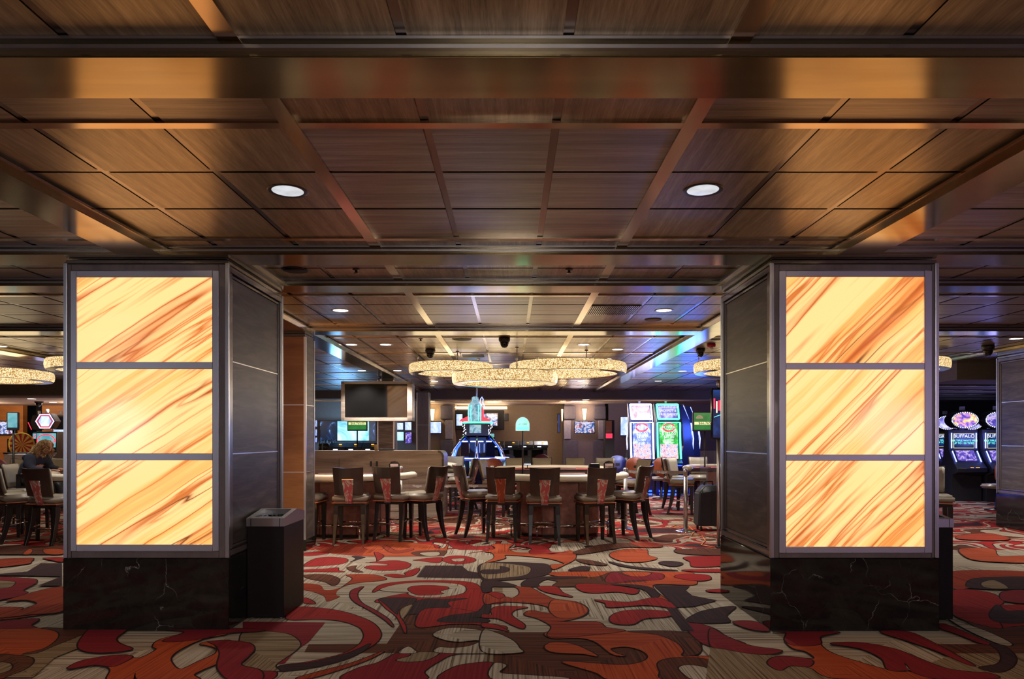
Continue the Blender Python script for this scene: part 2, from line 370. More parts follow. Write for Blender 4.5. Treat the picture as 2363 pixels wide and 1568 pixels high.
    sh('A', 'dark', [(1250,605),(1560,600),(1530,660),(1420,760),(1330,700)])
    sh('A', 'red', [(1240,620),(1300,690),(1400,770),(1475,915),(1478,850),(1430,760),(1440,690),(1540,655),(1430,700),(1400,750),(1300,665)])
    sh('A', 'tan', [(1440,700),(1530,660),(1540,680),(1460,780),(1435,750)])
    sh('A', 'red', [(1590,770),(1660,700),(1880,690),(2130,735),(1850,770),(1790,820),(2000,812),(2363,850),(2363,890),(2150,840),(1900,835),(1600,865)])
    sh('A', 'dark', [(1790,815),(1880,760),(2130,725),(2200,660),(2250,660),(2215,760),(2080,775),(2215,790),(2200,820)])
    sh('A', 'red', [(400,790),(490,685),(700,690),(900,720),(1090,780),(1200,840),(1255,920),(1230,990),(1130,1060),(960,1140),(700,1210),(330,1265),(350,1215),(600,1180),(900,1110),(1050,1030),(1100,960),(1095,910),(1050,860),(900,810),(700,790)])
    sh('A', 'dark', [(1160,1015),(1060,1060),(900,1120),(600,1190),(350,1215),(330,1265),(600,1240),(900,1170),(1080,1090)])
    sh('A', 'crimson', [(0,815),(750,822),(600,1000),(480,1080),(300,1205),(380,1195),(500,1060),(520,1000),(440,940),(300,912),(0,908)], True)
    sh('A', 'tan', [(0,912),(300,912),(440,940),(520,1010),(480,1080),(300,1210),(330,1265),(150,1265),(0,1240)])
    sh('A', 'crimson', [(-40,1010),(70,1030),(105,1070),(70,1120),(-40,1200)])
    sh('A', 'crimson', [(-60,1230),(100,1265),(300,1275),(240,1345),(-60,1345)])
    sh('A', 'crimson', [(915,1345),(1050,1240),(1230,1190),(1400,1100),(1420,1100),(1530,1100),(1480,1140),(1390,1165),(1470,1182),(1650,1175),(1750,1130),(1775,1060),(1785,1100),(2363,1098),(1950,1110),(1780,1180),(1650,1270),(1630,1345)])
    sh('A', 'tan', [(1400,1165),(1520,1130),(1560,1098),(1770,1098),(1740,1135),(1640,1172),(1480,1182)])
    sh('A', 'crimson', [(1790,1345),(1900,1240),(2060,1200),(2280,1195),(2280,1345)])
    sh('A', 'beige', [(1735,940),(1780,900),(1900,873),(2100,885),(2300,930),(2363,960),(2363,1090),(1785,1098),(1785,1050),(1900,1055),(2050,1040),(2150,1000),(2120,985),(1980,998),(1850,985)])
    sh('A', 'beige', [(1420,1100),(1500,1045),(1560,1075),(1570,1100)])
    sh('A', 'rust', [(490,1331),(700,1270),(1000,1190),(1280,1085),(1150,1160),(900,1250),(620,1331)])
    sh('A', 'crimson', [(1095,495),(1050,540),(1045,590),(1090,650),(1200,710),(1320,790),(1370,865),(1280,790),(1150,710),(1040,650),(985,600),(980,550),(1010,520)])
    # right half of the aisle
    sh('B', 'orange', [(600,905),(1300,905),(1560,935),(1740,1010),(1800,1080),(1800,1130),(2150,1150),(2363,1345),(1650,1345),(1150,1345),(1000,1280),(700,1180),(1200,1210),(1400,1190),(1480,1140),(1420,1080),(1280,1045),(1140,1060),(1180,1100),(1270,1130),(1150,1110),(1000,1000),(850,965),(600,965)])
    sh('B', 'orange', [(540,1050),(590,1010),(720,1008),(850,1040),(1020,1130),(880,1110),(620,1095)])
    sh('B', 'brown', [(1300,905),(1750,905),(1900,960),(1960,1050),(1930,1110),(1800,1130),(1810,1080),(1740,1005),(1560,935)])
    sh('B', 'brown', [(1570,1200),(1640,1160),(1800,1145),(2000,1160),(2200,1240),(2290,1345),(1650,1345),(1590,1270)])
    sh('B', 'beige', [(1760,1240),(1820,1215),(1950,1225),(2080,1270),(2170,1345),(1900,1345),(1800,1290)])
    sh('B', 'beige', [(80,1200),(190,1215),(130,1280),(300,1300),(700,1325),(700,1345),(80,1345)])
    sh('B', 'crimson', [(1800,830),(1900,825),(2080,880),(2200,960),(2363,1020),(2363,1110),(2200,1080),(1950,1000)])
    sh('B', 'beige', [(-20,900),(100,920),(250,990),(310,1060),(320,1098),(-20,1092)])
    sh('B', 'rust', [(330,500),(345,470),(600,600),(800,630),(900,670),(935,720),(880,770),(720,810),(610,822),(1000,818),(1100,870),(1250,905),(610,960),(600,860),(480,790),(370,760),(360,740),(420,715),(570,740),(620,720),(560,680),(420,650),(150,635),(0,655),(0,560),(120,610),(180,590),(250,600),(310,560),(290,510),(200,480)])
    sh('B', 'orange', [(580,700),(620,620),(800,640),(900,675),(930,720),(870,768),(740,790),(640,770)])
    sh('B', 'red', [(-20,750),(60,755),(55,710),(130,675),(380,685),(270,710),(240,760),(350,840),(340,880),(250,850),(120,790),(-20,780)])
    sh('B', 'red', [(-20,830),(100,850),(210,905),(90,880),(-20,865)])
    sh('B', 'orange', [(560,370),(930,360),(1800,365),(1880,400),(1900,480),(1520,485),(1730,690),(1500,640),(1580,570),(1480,500),(1300,480),(820,480),(900,430),(650,400)])
    sh('B', 'brown', [(600,430),(1000,410),(1180,360),(1500,365),(1620,410),(1500,440),(1180,470),(820,495),(620,495),(660,450)])
    sh('B', 'red', [(820,490),(900,470),(1140,485),(1370,520),(1385,550),(1330,565),(1200,545),(1000,555),(880,540)])
    sh('B', 'crimson', [(1200,370),(1300,405),(1450,405),(1500,385),(1480,368),(1600,380),(1620,415),(1560,438),(1350,440),(1150,465),(1090,440),(1130,380)])
    sh('B', 'orange', [(1250,365),(1480,368),(1490,390),(1420,405),(1320,400)])
    sh('B', 'dark', [(1150,480),(1300,478),(1480,500),(1580,570),(1530,600),(1450,530),(1300,495)])
    sh('B', 'dark', [(-20,285),(500,285),(590,330),(570,380),(400,420),(150,440),(-20,440)])
    sh('B', 'tan', [(-20,288),(200,290),(380,315),(410,350),(350,395),(150,418),(-20,415)])
    sh('B', 'dark', [(-20,345),(130,340),(140,312),(210,330),(200,360),(100,380),(-20,380)])
    sh('B', 'dark', [(340,495),(350,450),(450,415),(640,405),(930,410),(700,430),(560,430),(480,470),(480,498)])
    sh('B', 'dark', [(-20,450),(150,455),(280,490),(200,500),(60,500),(50,540),(-20,545)])
    sh('B', 'red', [(480,500),(640,498),(700,550),(790,592),(650,570),(530,540)])
    sh('B', 'red', [(1000,618),(1300,640),(1560,600),(1740,690),(1450,668),(1130,688),(1090,650)])
    sh('B', 'red', [(1130,790),(1180,745),(1300,715),(1500,712),(1640,725),(1725,740),(1640,775),(1450,790),(1350,840),(1250,845),(1160,830)])
    sh('B', 'dark', [(1530,485),(1860,490),(1820,530),(1880,580),(2110,625),(1900,680),(1730,688)], True)
    sh('B', 'dark', [(1840,820),(1930,740),(2080,700),(2270,680),(2190,760),(2200,825)])
    sh('B', 'dark', [(1650,695),(1740,695),(1840,825),(1900,905),(1790,900),(1700,780)], True)
    sh('B', 'red', [(1800,235),(1900,222),(2200,225),(2200,300),(1900,318),(1860,270)])
    sh('B', 'red', [(1720,410),(1800,385),(2000,390),(2050,425),(1980,445),(1850,440)])
    sh('B', 'red', [(1800,345),(2200,340),(2200,365),(1900,362)])
    sh('B', 'red', [(2020,530),(2200,520),(2200,550),(2050,548)])
    sh('B', 'orange', [(1130,210),(1180,175),(1300,155),(1460,160),(1480,210),(1560,240),(1450,270),(1300,275),(1190,250)])
    sh('B', 'orange', [(60,120),(100,108),(250,110),(210,150),(280,185),(450,190),(480,180),(600,205),(780,170),(820,240),(700,310),(620,340),(600,300),(720,290),(560,240),(200,210),(180,240),(60,270),(0,280),(80,235),(60,190),(0,180),(90,150)])
    sh('B', 'red', [(270,125),(480,115),(560,140),(600,180),(760,185),(520,200),(430,205),(400,180),(420,150),(350,135)])
    sh('B', 'brown', [(900,150),(1090,110),(1330,100),(1600,130),(1430,140),(1260,140),(900,200),(800,190)])
    sh('B', 'dark', [(1130,270),(1350,315),(1750,350),(1500,345),(1280,320),(1180,295)])
    sh('B', 'brown', [(830,250),(960,260),(1100,295),(1050,305),(900,285)])
    sh('B', 'dark', [(760,350),(860,315),(940,320),(920,355)])
    sh('B', 'brown', [(1750,160),(2200,155),(2200,210),(1800,200)])
    sh('B', 'dark', [(1580,285),(1640,265),(1760,275),(1790,295),(1700,315)])
    sh('B', 'rust', [(1330,95),(1560,115),(1600,135),(1430,140),(1340,110)])
    # lower left
    sh('C', 'tan', [(-60,445),(560,340),(720,290),(800,230),(700,400),(500,480),(300,662),(-60,662)], True)
    sh('C', 'orange', [(-60,215),(400,215),(500,240),(540,275),(500,340),(400,400),(250,445),(-60,460)])
    sh('C', 'brown', [(380,210),(560,215),(810,225),(700,290),(500,370),(330,440),(220,445),(400,400),(510,330),(545,270),(500,235)])
    sh('C', 'crimson', [(-60,150),(0,150),(340,125),(280,185),(310,210),(-60,208)])
    sh('C', 'rust', [(180,60),(330,0),(590,-10),(590,40),(300,100),(-60,130),(-60,40),(180,35)])
    sh('C', 'brown', [(-60,470),(130,460),(270,480),(300,520),(240,580),(100,640),(-60,680)])
    sh('C', 'tan', [(-60,530),(80,535),(105,575),(60,610),(-60,630)])
    sh('C', 'crimson', [(810,225),(900,220),(1140,220),(1060,300),(1080,350),(1200,400),(1100,425),(900,438),(760,420),(710,380),(730,320)])
    sh('C', 'orange', [(1530,222),(2050,260),(1850,310),(1650,400),(1560,470),(1560,530),(1640,590),(1800,520),(1950,450),(1970,400),(1880,370),(1820,360),(1900,335),(2100,330),(2000,450),(1980,530),(1850,590),(1760,640),(1790,690),(1290,690),(1230,625),(1190,690),(980,690),(1005,600),(960,560),(850,550),(620,585),(720,520),(900,480),(1100,460),(1260,488),(1420,410),(1390,380),(1450,320),(1680,250)])
    sh('C', 'crimson', [(1530,222),(2100,215),(2363,225),(2363,240),(2050,260),(1880,300),(1700,330),(1480,330),(1680,250)])
    sh('C', 'crimson', [(620,585),(720,520),(900,480),(1100,460),(1200,480),(1050,560),(960,560),(850,550)])
    sh('C', 'crimson', [(1900,335),(2100,330),(2260,350),(2310,400),(2260,470),(2190,550),(2363,600),(2363,690),(2100,690),(1990,600),(1980,530),(2000,440),(1960,370)])
    # lower right
    sh('D', 'tan', [(0,310),(430,380),(600,395),(950,549),(900,580),(-40,580)], True)
    sh('D', 'brown', [(1680,298),(2420,300),(2420,368),(1820,370)], True)
    sh('D', 'tan', [(1850,370),(2420,370),(2420,580),(2100,580),(1500,500)], True)
    sh('D', 'crimson', [(0,180),(120,240),(300,310),(530,345),(450,375),(300,370),(100,335),(0,310)])
    sh('D', 'crimson', [(170,130),(340,128),(440,195),(300,185)])
    sh('D', 'orange', [(480,205),(570,215),(560,270),(620,330),(720,355),(780,410),(600,395),(480,400),(430,440),(470,480),(530,498),(600,465),(750,480),(950,560),(1700,560),(1500,510),(1340,495),(1100,430),(900,360),(820,290),(830,240),(960,205)])
    sh('D', 'crimson', [(490,205),(960,205),(830,240),(820,300),(640,310),(560,270),(570,215)])
    sh('D', 'crimson', [(430,440),(480,400),(600,395),(760,420),(740,470),(600,465),(530,498),(470,480)])
    sh('D', 'crimson', [(910,300),(960,288),(1150,290),(1400,340),(1650,440),(1800,490),(2000,515),(2100,520),(2150,560),(1700,560),(1500,500),(1460,440),(1500,500),(1340,495),(1290,410),(1150,340),(1000,310)])
    sh('D', 'crimson', [(1280,205),(1490,205),(1700,300),(1850,380),(1990,465),(1900,440),(1700,350),(1500,280)])
    sh('D', 'brown', [(1830,70),(2150,180),(2420,155),(2420,300),(2270,300),(2000,170)], True)
    sh('D', 'red', [(1830,0),(2420,0),(2420,150),(2150,180),(1830,70)], True)
    sh('D', 'beige', [(1800,110),(1900,140),(2100,210),(2270,298),(2180,300),(1950,200)])
    sh('D', 'crimson', [(1735,145),(1830,170),(2100,290),(2180,305),(2060,300),(1850,220),(1735,180)])
    sh('D', 'dark', [(2110,300),(2200,310),(2280,370),(2300,430),(2250,490),(2150,515),(2030,480),(2160,455),(2195,410),(2170,350)])
    sh('D', 'dark', [(2100,90),(2150,60),(2420,60),(2420,130),(2180,135)])
    # right aisle
    sh('E', 'rust', [(180,690),(763,690),(763,740),(450,740),(300,780),(330,820),(180,830)])
    sh('E', 'dark', [(290,790),(350,750),(520,738),(800,740),(800,830),(350,830)])
    sh('E', 'tan', [(415,785),(520,765),(630,830),(450,825)])
    sh('E', 'red', [(175,850),(450,860),(590,930),(540,990),(480,1050),(560,1120),(540,1165),(175,1045)])
    sh('E', 'crimson', [(590,860),(800,850),(800,950),(590,930)])
    sh('E', 'dark', [(545,970),(620,1020),(800,1020),(800,1110),(560,1115),(480,1055)])
    sh('E', 'orange', [(240,500),(500,500),(560,560),(800,560),(800,615),(400,600),(270,560)])
    sh('E', 'rust', [(230,390),(460,370),(640,410),(560,430),(240,420)])
    # left aisle
    sh('F', 'rust', [(-200,545),(380,510),(405,550),(330,590),(-200,640)])
    sh('F', 'brown', [(-200,350),(800,350),(800,465),(-200,465)], True)
    sh('F', 'orange', [(570,400),(800,400),(800,460),(610,458)])
    sh('F', 'orange', [(300,460),(370,400),(420,410),(380,460)])
    sh('F', 'red', [(560,510),(800,505),(800,560),(650,535)])
    sh('F', 'dark', [(-200,735),(350,690),(530,580),(800,580),(800,750)], True)
    sh('F', 'dark', [(300,930),(500,870),(800,750),(800,875),(500,875)], True)
    sh('F', 'crimson', [(-200,780),(380,780),(470,830),(300,930),(350,970),(100,1040),(-200,1055)])
    sh('F', 'tan', [(-200,810),(150,820),(185,850),(100,900),(-200,915)])
    sh('F', 'rust', [(100,1060),(800,890),(830,1185),(400,1250),(-200,1300),(-200,1170),(270,1160),(250,1200),(480,1110),(350,1060)])
# ------------------------------------------------------------------ carpet
def stripes(t):
    """fine stripe value 0..1 that turns direction from patch to patch"""
    co = t.coord()
    sx = t.noise(t.coord((.9, 62, 1)), 1., 2, .6); sy = t.noise(t.coord((62, .9, 1)), 1., 2, .6)
    ck = t.n('ShaderNodeTexChecker'); ck.inputs['Scale'].default_value = 1.0
    m = t.n('ShaderNodeMapping'); m.inputs['Scale'].default_value = (.82, .82, 1); m.inputs['Location'].default_value = (.37, .21, .5)
    m.inputs['Rotation'].default_value = (0, 0, math.radians(45)); t.l(co, m.inputs[0]); t.l(m.outputs[0], ck.inputs['Vector'])
    mx = t.n('ShaderNodeMix', data_type='FLOAT'); t.l(ck.outputs['Fac'], mx.inputs[0]); t.l(sx, mx.inputs[2]); t.l(sy, mx.inputs[3])
    return mx.outputs[0]
CARPET = {'beige': [(.12, .08, .05), (.34, .27, .195), (.45, .38, .29)], 'red': [(.17, .012, .010), (.26, .014, .013), (.31, .02, .016)],
          'crimson': [(.15, .012, .018), (.185, .012, .020), (.22, .02, .022)], 'orange': [(.22, .030, .011), (.36, .055, .017), (.42, .085, .025)],
          'rust': [(.15, .020, .010), (.25, .032, .013), (.31, .05, .02)], 'brown': [(.035, .014, .010), (.085, .028, .016), (.13, .042, .02)],
          'dark': [(.022, .012, .013), (.034, .018, .020), (.055, .022, .022)], 'tan': [(.07, .04, .02), (.20, .135, .075), (.28, .20, .12)]}
for k, c in CARPET.items():
    t = NT('carpet_'+k); s_ = stripes(t); co = t.coord()
    col = t.ramp(s_, [(.36, c[0]), (.47, c[1]), (.62, c[2])])
    pile = t.noise(co, 420, 2); col = t.mix(.35, col, t.ramp(pile, [(.3, (.45, .45, .45)), (.7, (1.3, 1.3, 1.3))]), 'MULTIPLY')
    t.l(col, t.b.inputs['Base Color']); t.bump(pile, .3, .003); t.b.inputs['Sheen Weight'].default_value = .0; t.done('carpet_'+k, .9, 0, .15)
t = NT('carpet_outline'); f = t.noise(t.coord(), 60, 2)
t.l(t.ramp(f, [(.3, (.014, .008, .008)), (.7, (.03, .013, .012))]), t.b.inputs['Base Color']); t.done('carpet_outline', .9, 0, .1)
# far field: the same swirls as a pattern
t = NT('carpet_field'); co = t.coord(); s_ = stripes(t)
wn = t.n('ShaderNodeTexNoise'); wn.inputs['Scale'].default_value = .85; wn.inputs['Detail'].default_value = 1.; t.l(co, wn.inputs['Vector'])
w = t.n('ShaderNodeVectorMath', operation='MULTIPLY_ADD'); t.l(wn.outputs['Color'], w.inputs[0]); w.inputs[1].default_value = (2.3, 2.3, 0); t.l(co, w.inputs[2])
f1 = t.noise(w.outputs[0], 1.0, 0, .5, .9)
def CR(k): return t.ramp(s_, [(.36, CARPET[k][0]), (.47, CARPET[k][1]), (.62, CARPET[k][2])])
cols = CR('brown')
OUT = (.02, .01, .01)
def above(th): return t.math('GREATER_THAN', f1, th)
for th, k in ((.335, OUT), (.345, 'beige'), (.42, OUT), (.43, 'red'), (.485, OUT), (.492, 'beige'), (.555, OUT), (.563, 'red'), (.615, 'orange'), (.645, OUT), (.655, 'crimson'), (.70, 'dark')):
    cols = t.mix(above(th), cols, k if isinstance(k, tuple) else CR(k))
t.l(cols, t.b.inputs['Base Color']); t.done('carpet_field', .9, 0, .12)

SHAPES = []
def sh(crop, col, pts, sharp=False): SHAPES.append((crop, col, pts, sharp))
exec_shapes()
CROPS = {'A': (560, 1230, .2539), 'B': (1120, 1230, .2539), 'C': (0, 1400, .2539), 'D': (1640, 1400, .306), 'E': (2150, 1130, .2792), 'F': (0, 1200, .1786), 'P': (0, 0, 1)}
def catmull(p, k=6):
    n = len(p); out = []
    for i in range(n):
        a, b, c, d = p[i-1], p[i], p[(i+1) % n], p[(i+2) % n]
        for j in range(k):
            u = j/k; u2 = u*u; u3 = u2*u
            out.append(tuple(.5*(2*b[q]+(c[q]-a[q])*u+(2*a[q]-5*b[q]+4*c[q]-d[q])*u2+(3*b[q]-a[q]-3*c[q]+d[q])*u3) for q in (0, 1)))
    return out
mats = ['carpet_field', 'carpet_outline']+['carpet_'+k for k in CARPET]
m = MB(); m.add([(-17, -9, 0), (17, -9, 0), (17, 26, 0), (-17, 26, 0)], [(0, 1, 2, 3)])
z = .0004
for crop, col, pts, sharp in SHAPES:
    ox, oy, s0 = CROPS[crop]
    g = [fl(ox+p[0]*s0, oy+p[1]*s0) for p in pts]
    q = [(p.x, p.y) for p in g]
    if not sharp: q = catmull(q)
    ar = sum(q[i-1][0]*q[i][1]-q[i][0]*q[i-1][1] for i in range(len(q)))
    if ar < 0: q = q[::-1]
    n = len(q)
    if not sharp:
        m.k = 1; wd = .011; ring = []
        for i in range(n):
            d = Vector((q[(i+1) % n][0]-q[i-1][0], q[(i+1) % n][1]-q[i-1][1])); d = d.normalized() if d.length > 1e-6 else Vector((1, 0))
            nn = Vector((d.y, -d.x)); ring.append((q[i][0]+nn.x*wd, q[i][1]+nn.y*wd, z)); ring.append((q[i][0]-nn.x*.002, q[i][1]-nn.y*.002, z))
        m.add(ring, [(2*i, 2*((i+1) % n), 2*((i+1) % n)+1, 2*i+1) for i in range(n)])
    z += .00006
    m.k = mats.index('carpet_'+col)
    tri = tessellate_polygon([[Vector((a, b, 0)) for a, b in q]])
    fs = []
    for tr in tri:
        a, b, c = (q[i] for i in tr)
        fs.append(tuple(tr) if (b[0]-a[0])*(c[1]-a[1])-(b[1]-a[1])*(c[0]-a[0]) > 0 else tuple(reversed(tr)))
    m.add([(a, b, z) for a, b in q], fs)
    z += .00006
tag(m.build('floor', None, mats=mats), 'patterned carpet with red, orange, beige and brown swirls', 'floor', kind='structure')
# ------------------------------------------------------------------ ceiling
ZC, ZB = 2.968, 2.904
XL = {'mid': [-2.67, -2.245, -1.628, -1.03, -.40, .208, .836, 1.443, 2.047, 2.49],
      'left': [-8.15, -7.88, -7.27, -6.66, -6.05, -5.44, -4.83, -4.22, -3.61, -3.0],
      'right': [2.80, 3.41, 4.02, 4.63, 5.24, 5.85, 6.46, 7.07, 7.68, 7.95],
      'farleft': [-17, -16.1, -15.5, -14.9, -14.3, -13.7, -13.1, -12.5, -11.9, -11.3, -10.6, -10.0, -9.4, -8.8, -8.5],
      'farright': [8.28, 8.9, 9.5, 10.1, 10.7, 11.3, 11.9, 12.5, 13.1, 13.7, 14.3, 15.0, 17]}
YB = [(-1.6, -1.2), (1.40, 1.72), (2.566, 2.879), (5.319, 5.651), (6.403, 6.707), (9.11, 9.45)]
BAYS = [(-9, -1.6, [-7.8, -7.2, -6.6, -6, -5.4, -4.8, -4.2, -3.6, -3.0, -2.4]), (-1.2, 1.40, [-.85, -.24, .37, .98]), (1.72, 2.566, [2.1]), (2.879, 5.319, [3.246, 3.837, 4.451, 5.105]),
        (5.651, 6.403, [6.0]), (6.707, 9.11, [7.12, 7.64, 8.26, 8.95]),
        (9.45, 21.3, [10.08, 10.69, 11.3, 11.9, 12.5, 13.1, 13.7, 14.3, 14.9, 15.5, 16.1, 16.7, 17.3, 17.9, 18.5, 19.1, 19.7, 20.4])]
m = MB(); g = .02
for key, xs in XL.items():
    for y0, y1, ys in BAYS:
        yy = [y0]+ys+[y1]
        for i in range(len(xs)-1):
            for j in range(len(yy)-1):
                a, b, c, d = xs[i]+g, xs[i+1]-g, yy[j]+g*.7, yy[j+1]-g*.7
                mid = key == 'mid' and -1.1 < xs[i] < .8
                m.k = 1 if ((mid and j != 0 and j != len(yy)-2) or (not mid and (j == 0 or key in ('left', 'farleft', 'right', 'farright')))) else 2
                if mid and m.k == 2: m.k = 3
                m.add([(a, c, ZC), (b, c, ZC), (b, d, ZC), (a, d, ZC)], [(3, 2, 1, 0)])
m.k = 0
m.add([(-17, -9, ZC+.004), (17, -9, ZC+.004), (17, 25, ZC+.004), (-17, 25, ZC+.004)], [(3, 2, 1, 0)])
tag(m.build('ceiling', None, mats=['bronze_dark', 'tile_x', 'tile_y', 'tile_edge']), 'coffered ceiling of square wood veneer tiles', 'ceiling', kind='structure')
def struct(name, mb, mat, bevel=0): return tag(mb.build(name, mat, bevel=bevel), kind='structure')
n = 1
for a, b in YB:
    m = B(-17, 17, a, b, ZB, ZC+.002)
    struct('trim_%d' % n, m, 'laminate', .004); n += 1
    m = B(-17, 17, a-.022, a, ZB+.022, ZB+.036).box(-17, 17, a-.03, a-.001, ZC-.012, ZC-.001).box(-17, 17, b, b+.03, ZC-.012, ZC-.001)
    struct('trim_%d' % n, m, 'steel_dim'); n += 1
for a, b in ((-3.0, -2.67), (2.49, 2.80), (-8.5, -8.15), (7.95, 8.28)):
    m = MB()
    for y0, y1, ys in BAYS:
        m.box(a, b, y0, min(y1, 21.2), ZB, ZC+.002)
    struct('trim_%d' % n, m, 'laminate'); n += 1
    m = MB()
    for y0, y1, ys in BAYS:
        y1 = min(y1, 21.2)
        m.box(a-.05, a, y0, y1, ZB+.03, ZB+.045).box(b, b+.05, y0, y1, ZB+.03, ZB+.045)
    struct('trim_%d' % n, m, 'bronze'); n += 1
# raised bronze strips
for y in (-.24, 3.246, 5.105, 7.12, 8.95, 10.08, 11.9, 13.7, 15.5, 17.3, 19.1):
    m = MB()
    for a, b in ((-8.15, -3.0), (-2.67, 2.49), (2.8, 7.95)): m.box(a, b, y-.029, y+.029, ZC-.012, ZC)
    struct('trim_%d' % n, m, 'bronze'); n += 1
for x in (-1.03, .836):
    m = MB()
    for y0, y1, ys in BAYS: m.box(x-.039, x+.039, y0, min(y1, 21.2), ZC-.014, ZC)
    struct('trim_%d' % n, m, 'bronze'); n += 1
# boxed soffits round the lit columns
for a, b in ((-3.62, -2.10), (1.93, 3.45)):
    struct('trim_%d' % n, B(a, b, 5.651, 6.403, ZB, ZC), 'laminate'); n += 1
    m = B(a-.03, a, 5.66, 6.4, ZB+.02, ZB+.035).box(b, b+.03, 5.66, 6.4, ZB+.02, ZB+.035)
    struct('trim_%d' % n, m, 'steel_dim'); n += 1
# the end beam, low soffit and the far walls
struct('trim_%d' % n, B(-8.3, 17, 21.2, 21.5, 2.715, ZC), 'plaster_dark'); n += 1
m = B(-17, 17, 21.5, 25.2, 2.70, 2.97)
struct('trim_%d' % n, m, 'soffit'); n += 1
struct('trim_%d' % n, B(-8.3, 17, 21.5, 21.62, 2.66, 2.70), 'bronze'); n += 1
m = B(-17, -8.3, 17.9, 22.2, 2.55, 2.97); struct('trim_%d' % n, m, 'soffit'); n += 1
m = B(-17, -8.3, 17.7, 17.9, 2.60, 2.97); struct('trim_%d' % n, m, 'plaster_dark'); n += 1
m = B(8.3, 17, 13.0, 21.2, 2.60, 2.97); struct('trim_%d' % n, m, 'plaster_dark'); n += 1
m = MB()
for y, z in ((14.2, 2.575), (15.6, 2.575), (17, 2.575), (18.6, 2.575)): m.box(8.3, 17, y, y+.07, z, 2.60)
struct('trim_%d' % n, m, 'bronze_dark'); n += 1
struct('wall_back', B(-17, 17, 25, 25.2, 0, 2.75), 'wall_far')
struct('wall_left_back', B(-17, -15.4, 22, 22.2, 0, 2.57), 'wall_wood')
struct('wall_left_alcove', B(-15.4, -14.8, 22.6, 22.8, 0, 2.57), 'dark_void')
struct('wall_left_return', B(-14.8, -8.3, 22, 22.2, 0, 2.57), 'wall_wood')
struct('wall_right_back', B(8.3, 17, 20.9, 21.1, 0, 2.62), 'dark_void')
struct('wall_rear', B(-17, 17, -9.2, -9, 0, 2.97), 'wall_far')
struct('wall_left', B(-17.2, -17, -9, 25, 0, 2.97), 'plaster_dark')
struct('wall_right', B(17, 17.2, -9, 25, 0, 2.97), 'plaster_dark')
# mauve end wall behind the slot machines
a = at(1404, 935, 24); b = at(1660, 935, 24)
struct('wall_alcove', B(a.x, b.x+2.5, 24.0, 24.2, 0, 2.70), 'plaster_mauve')

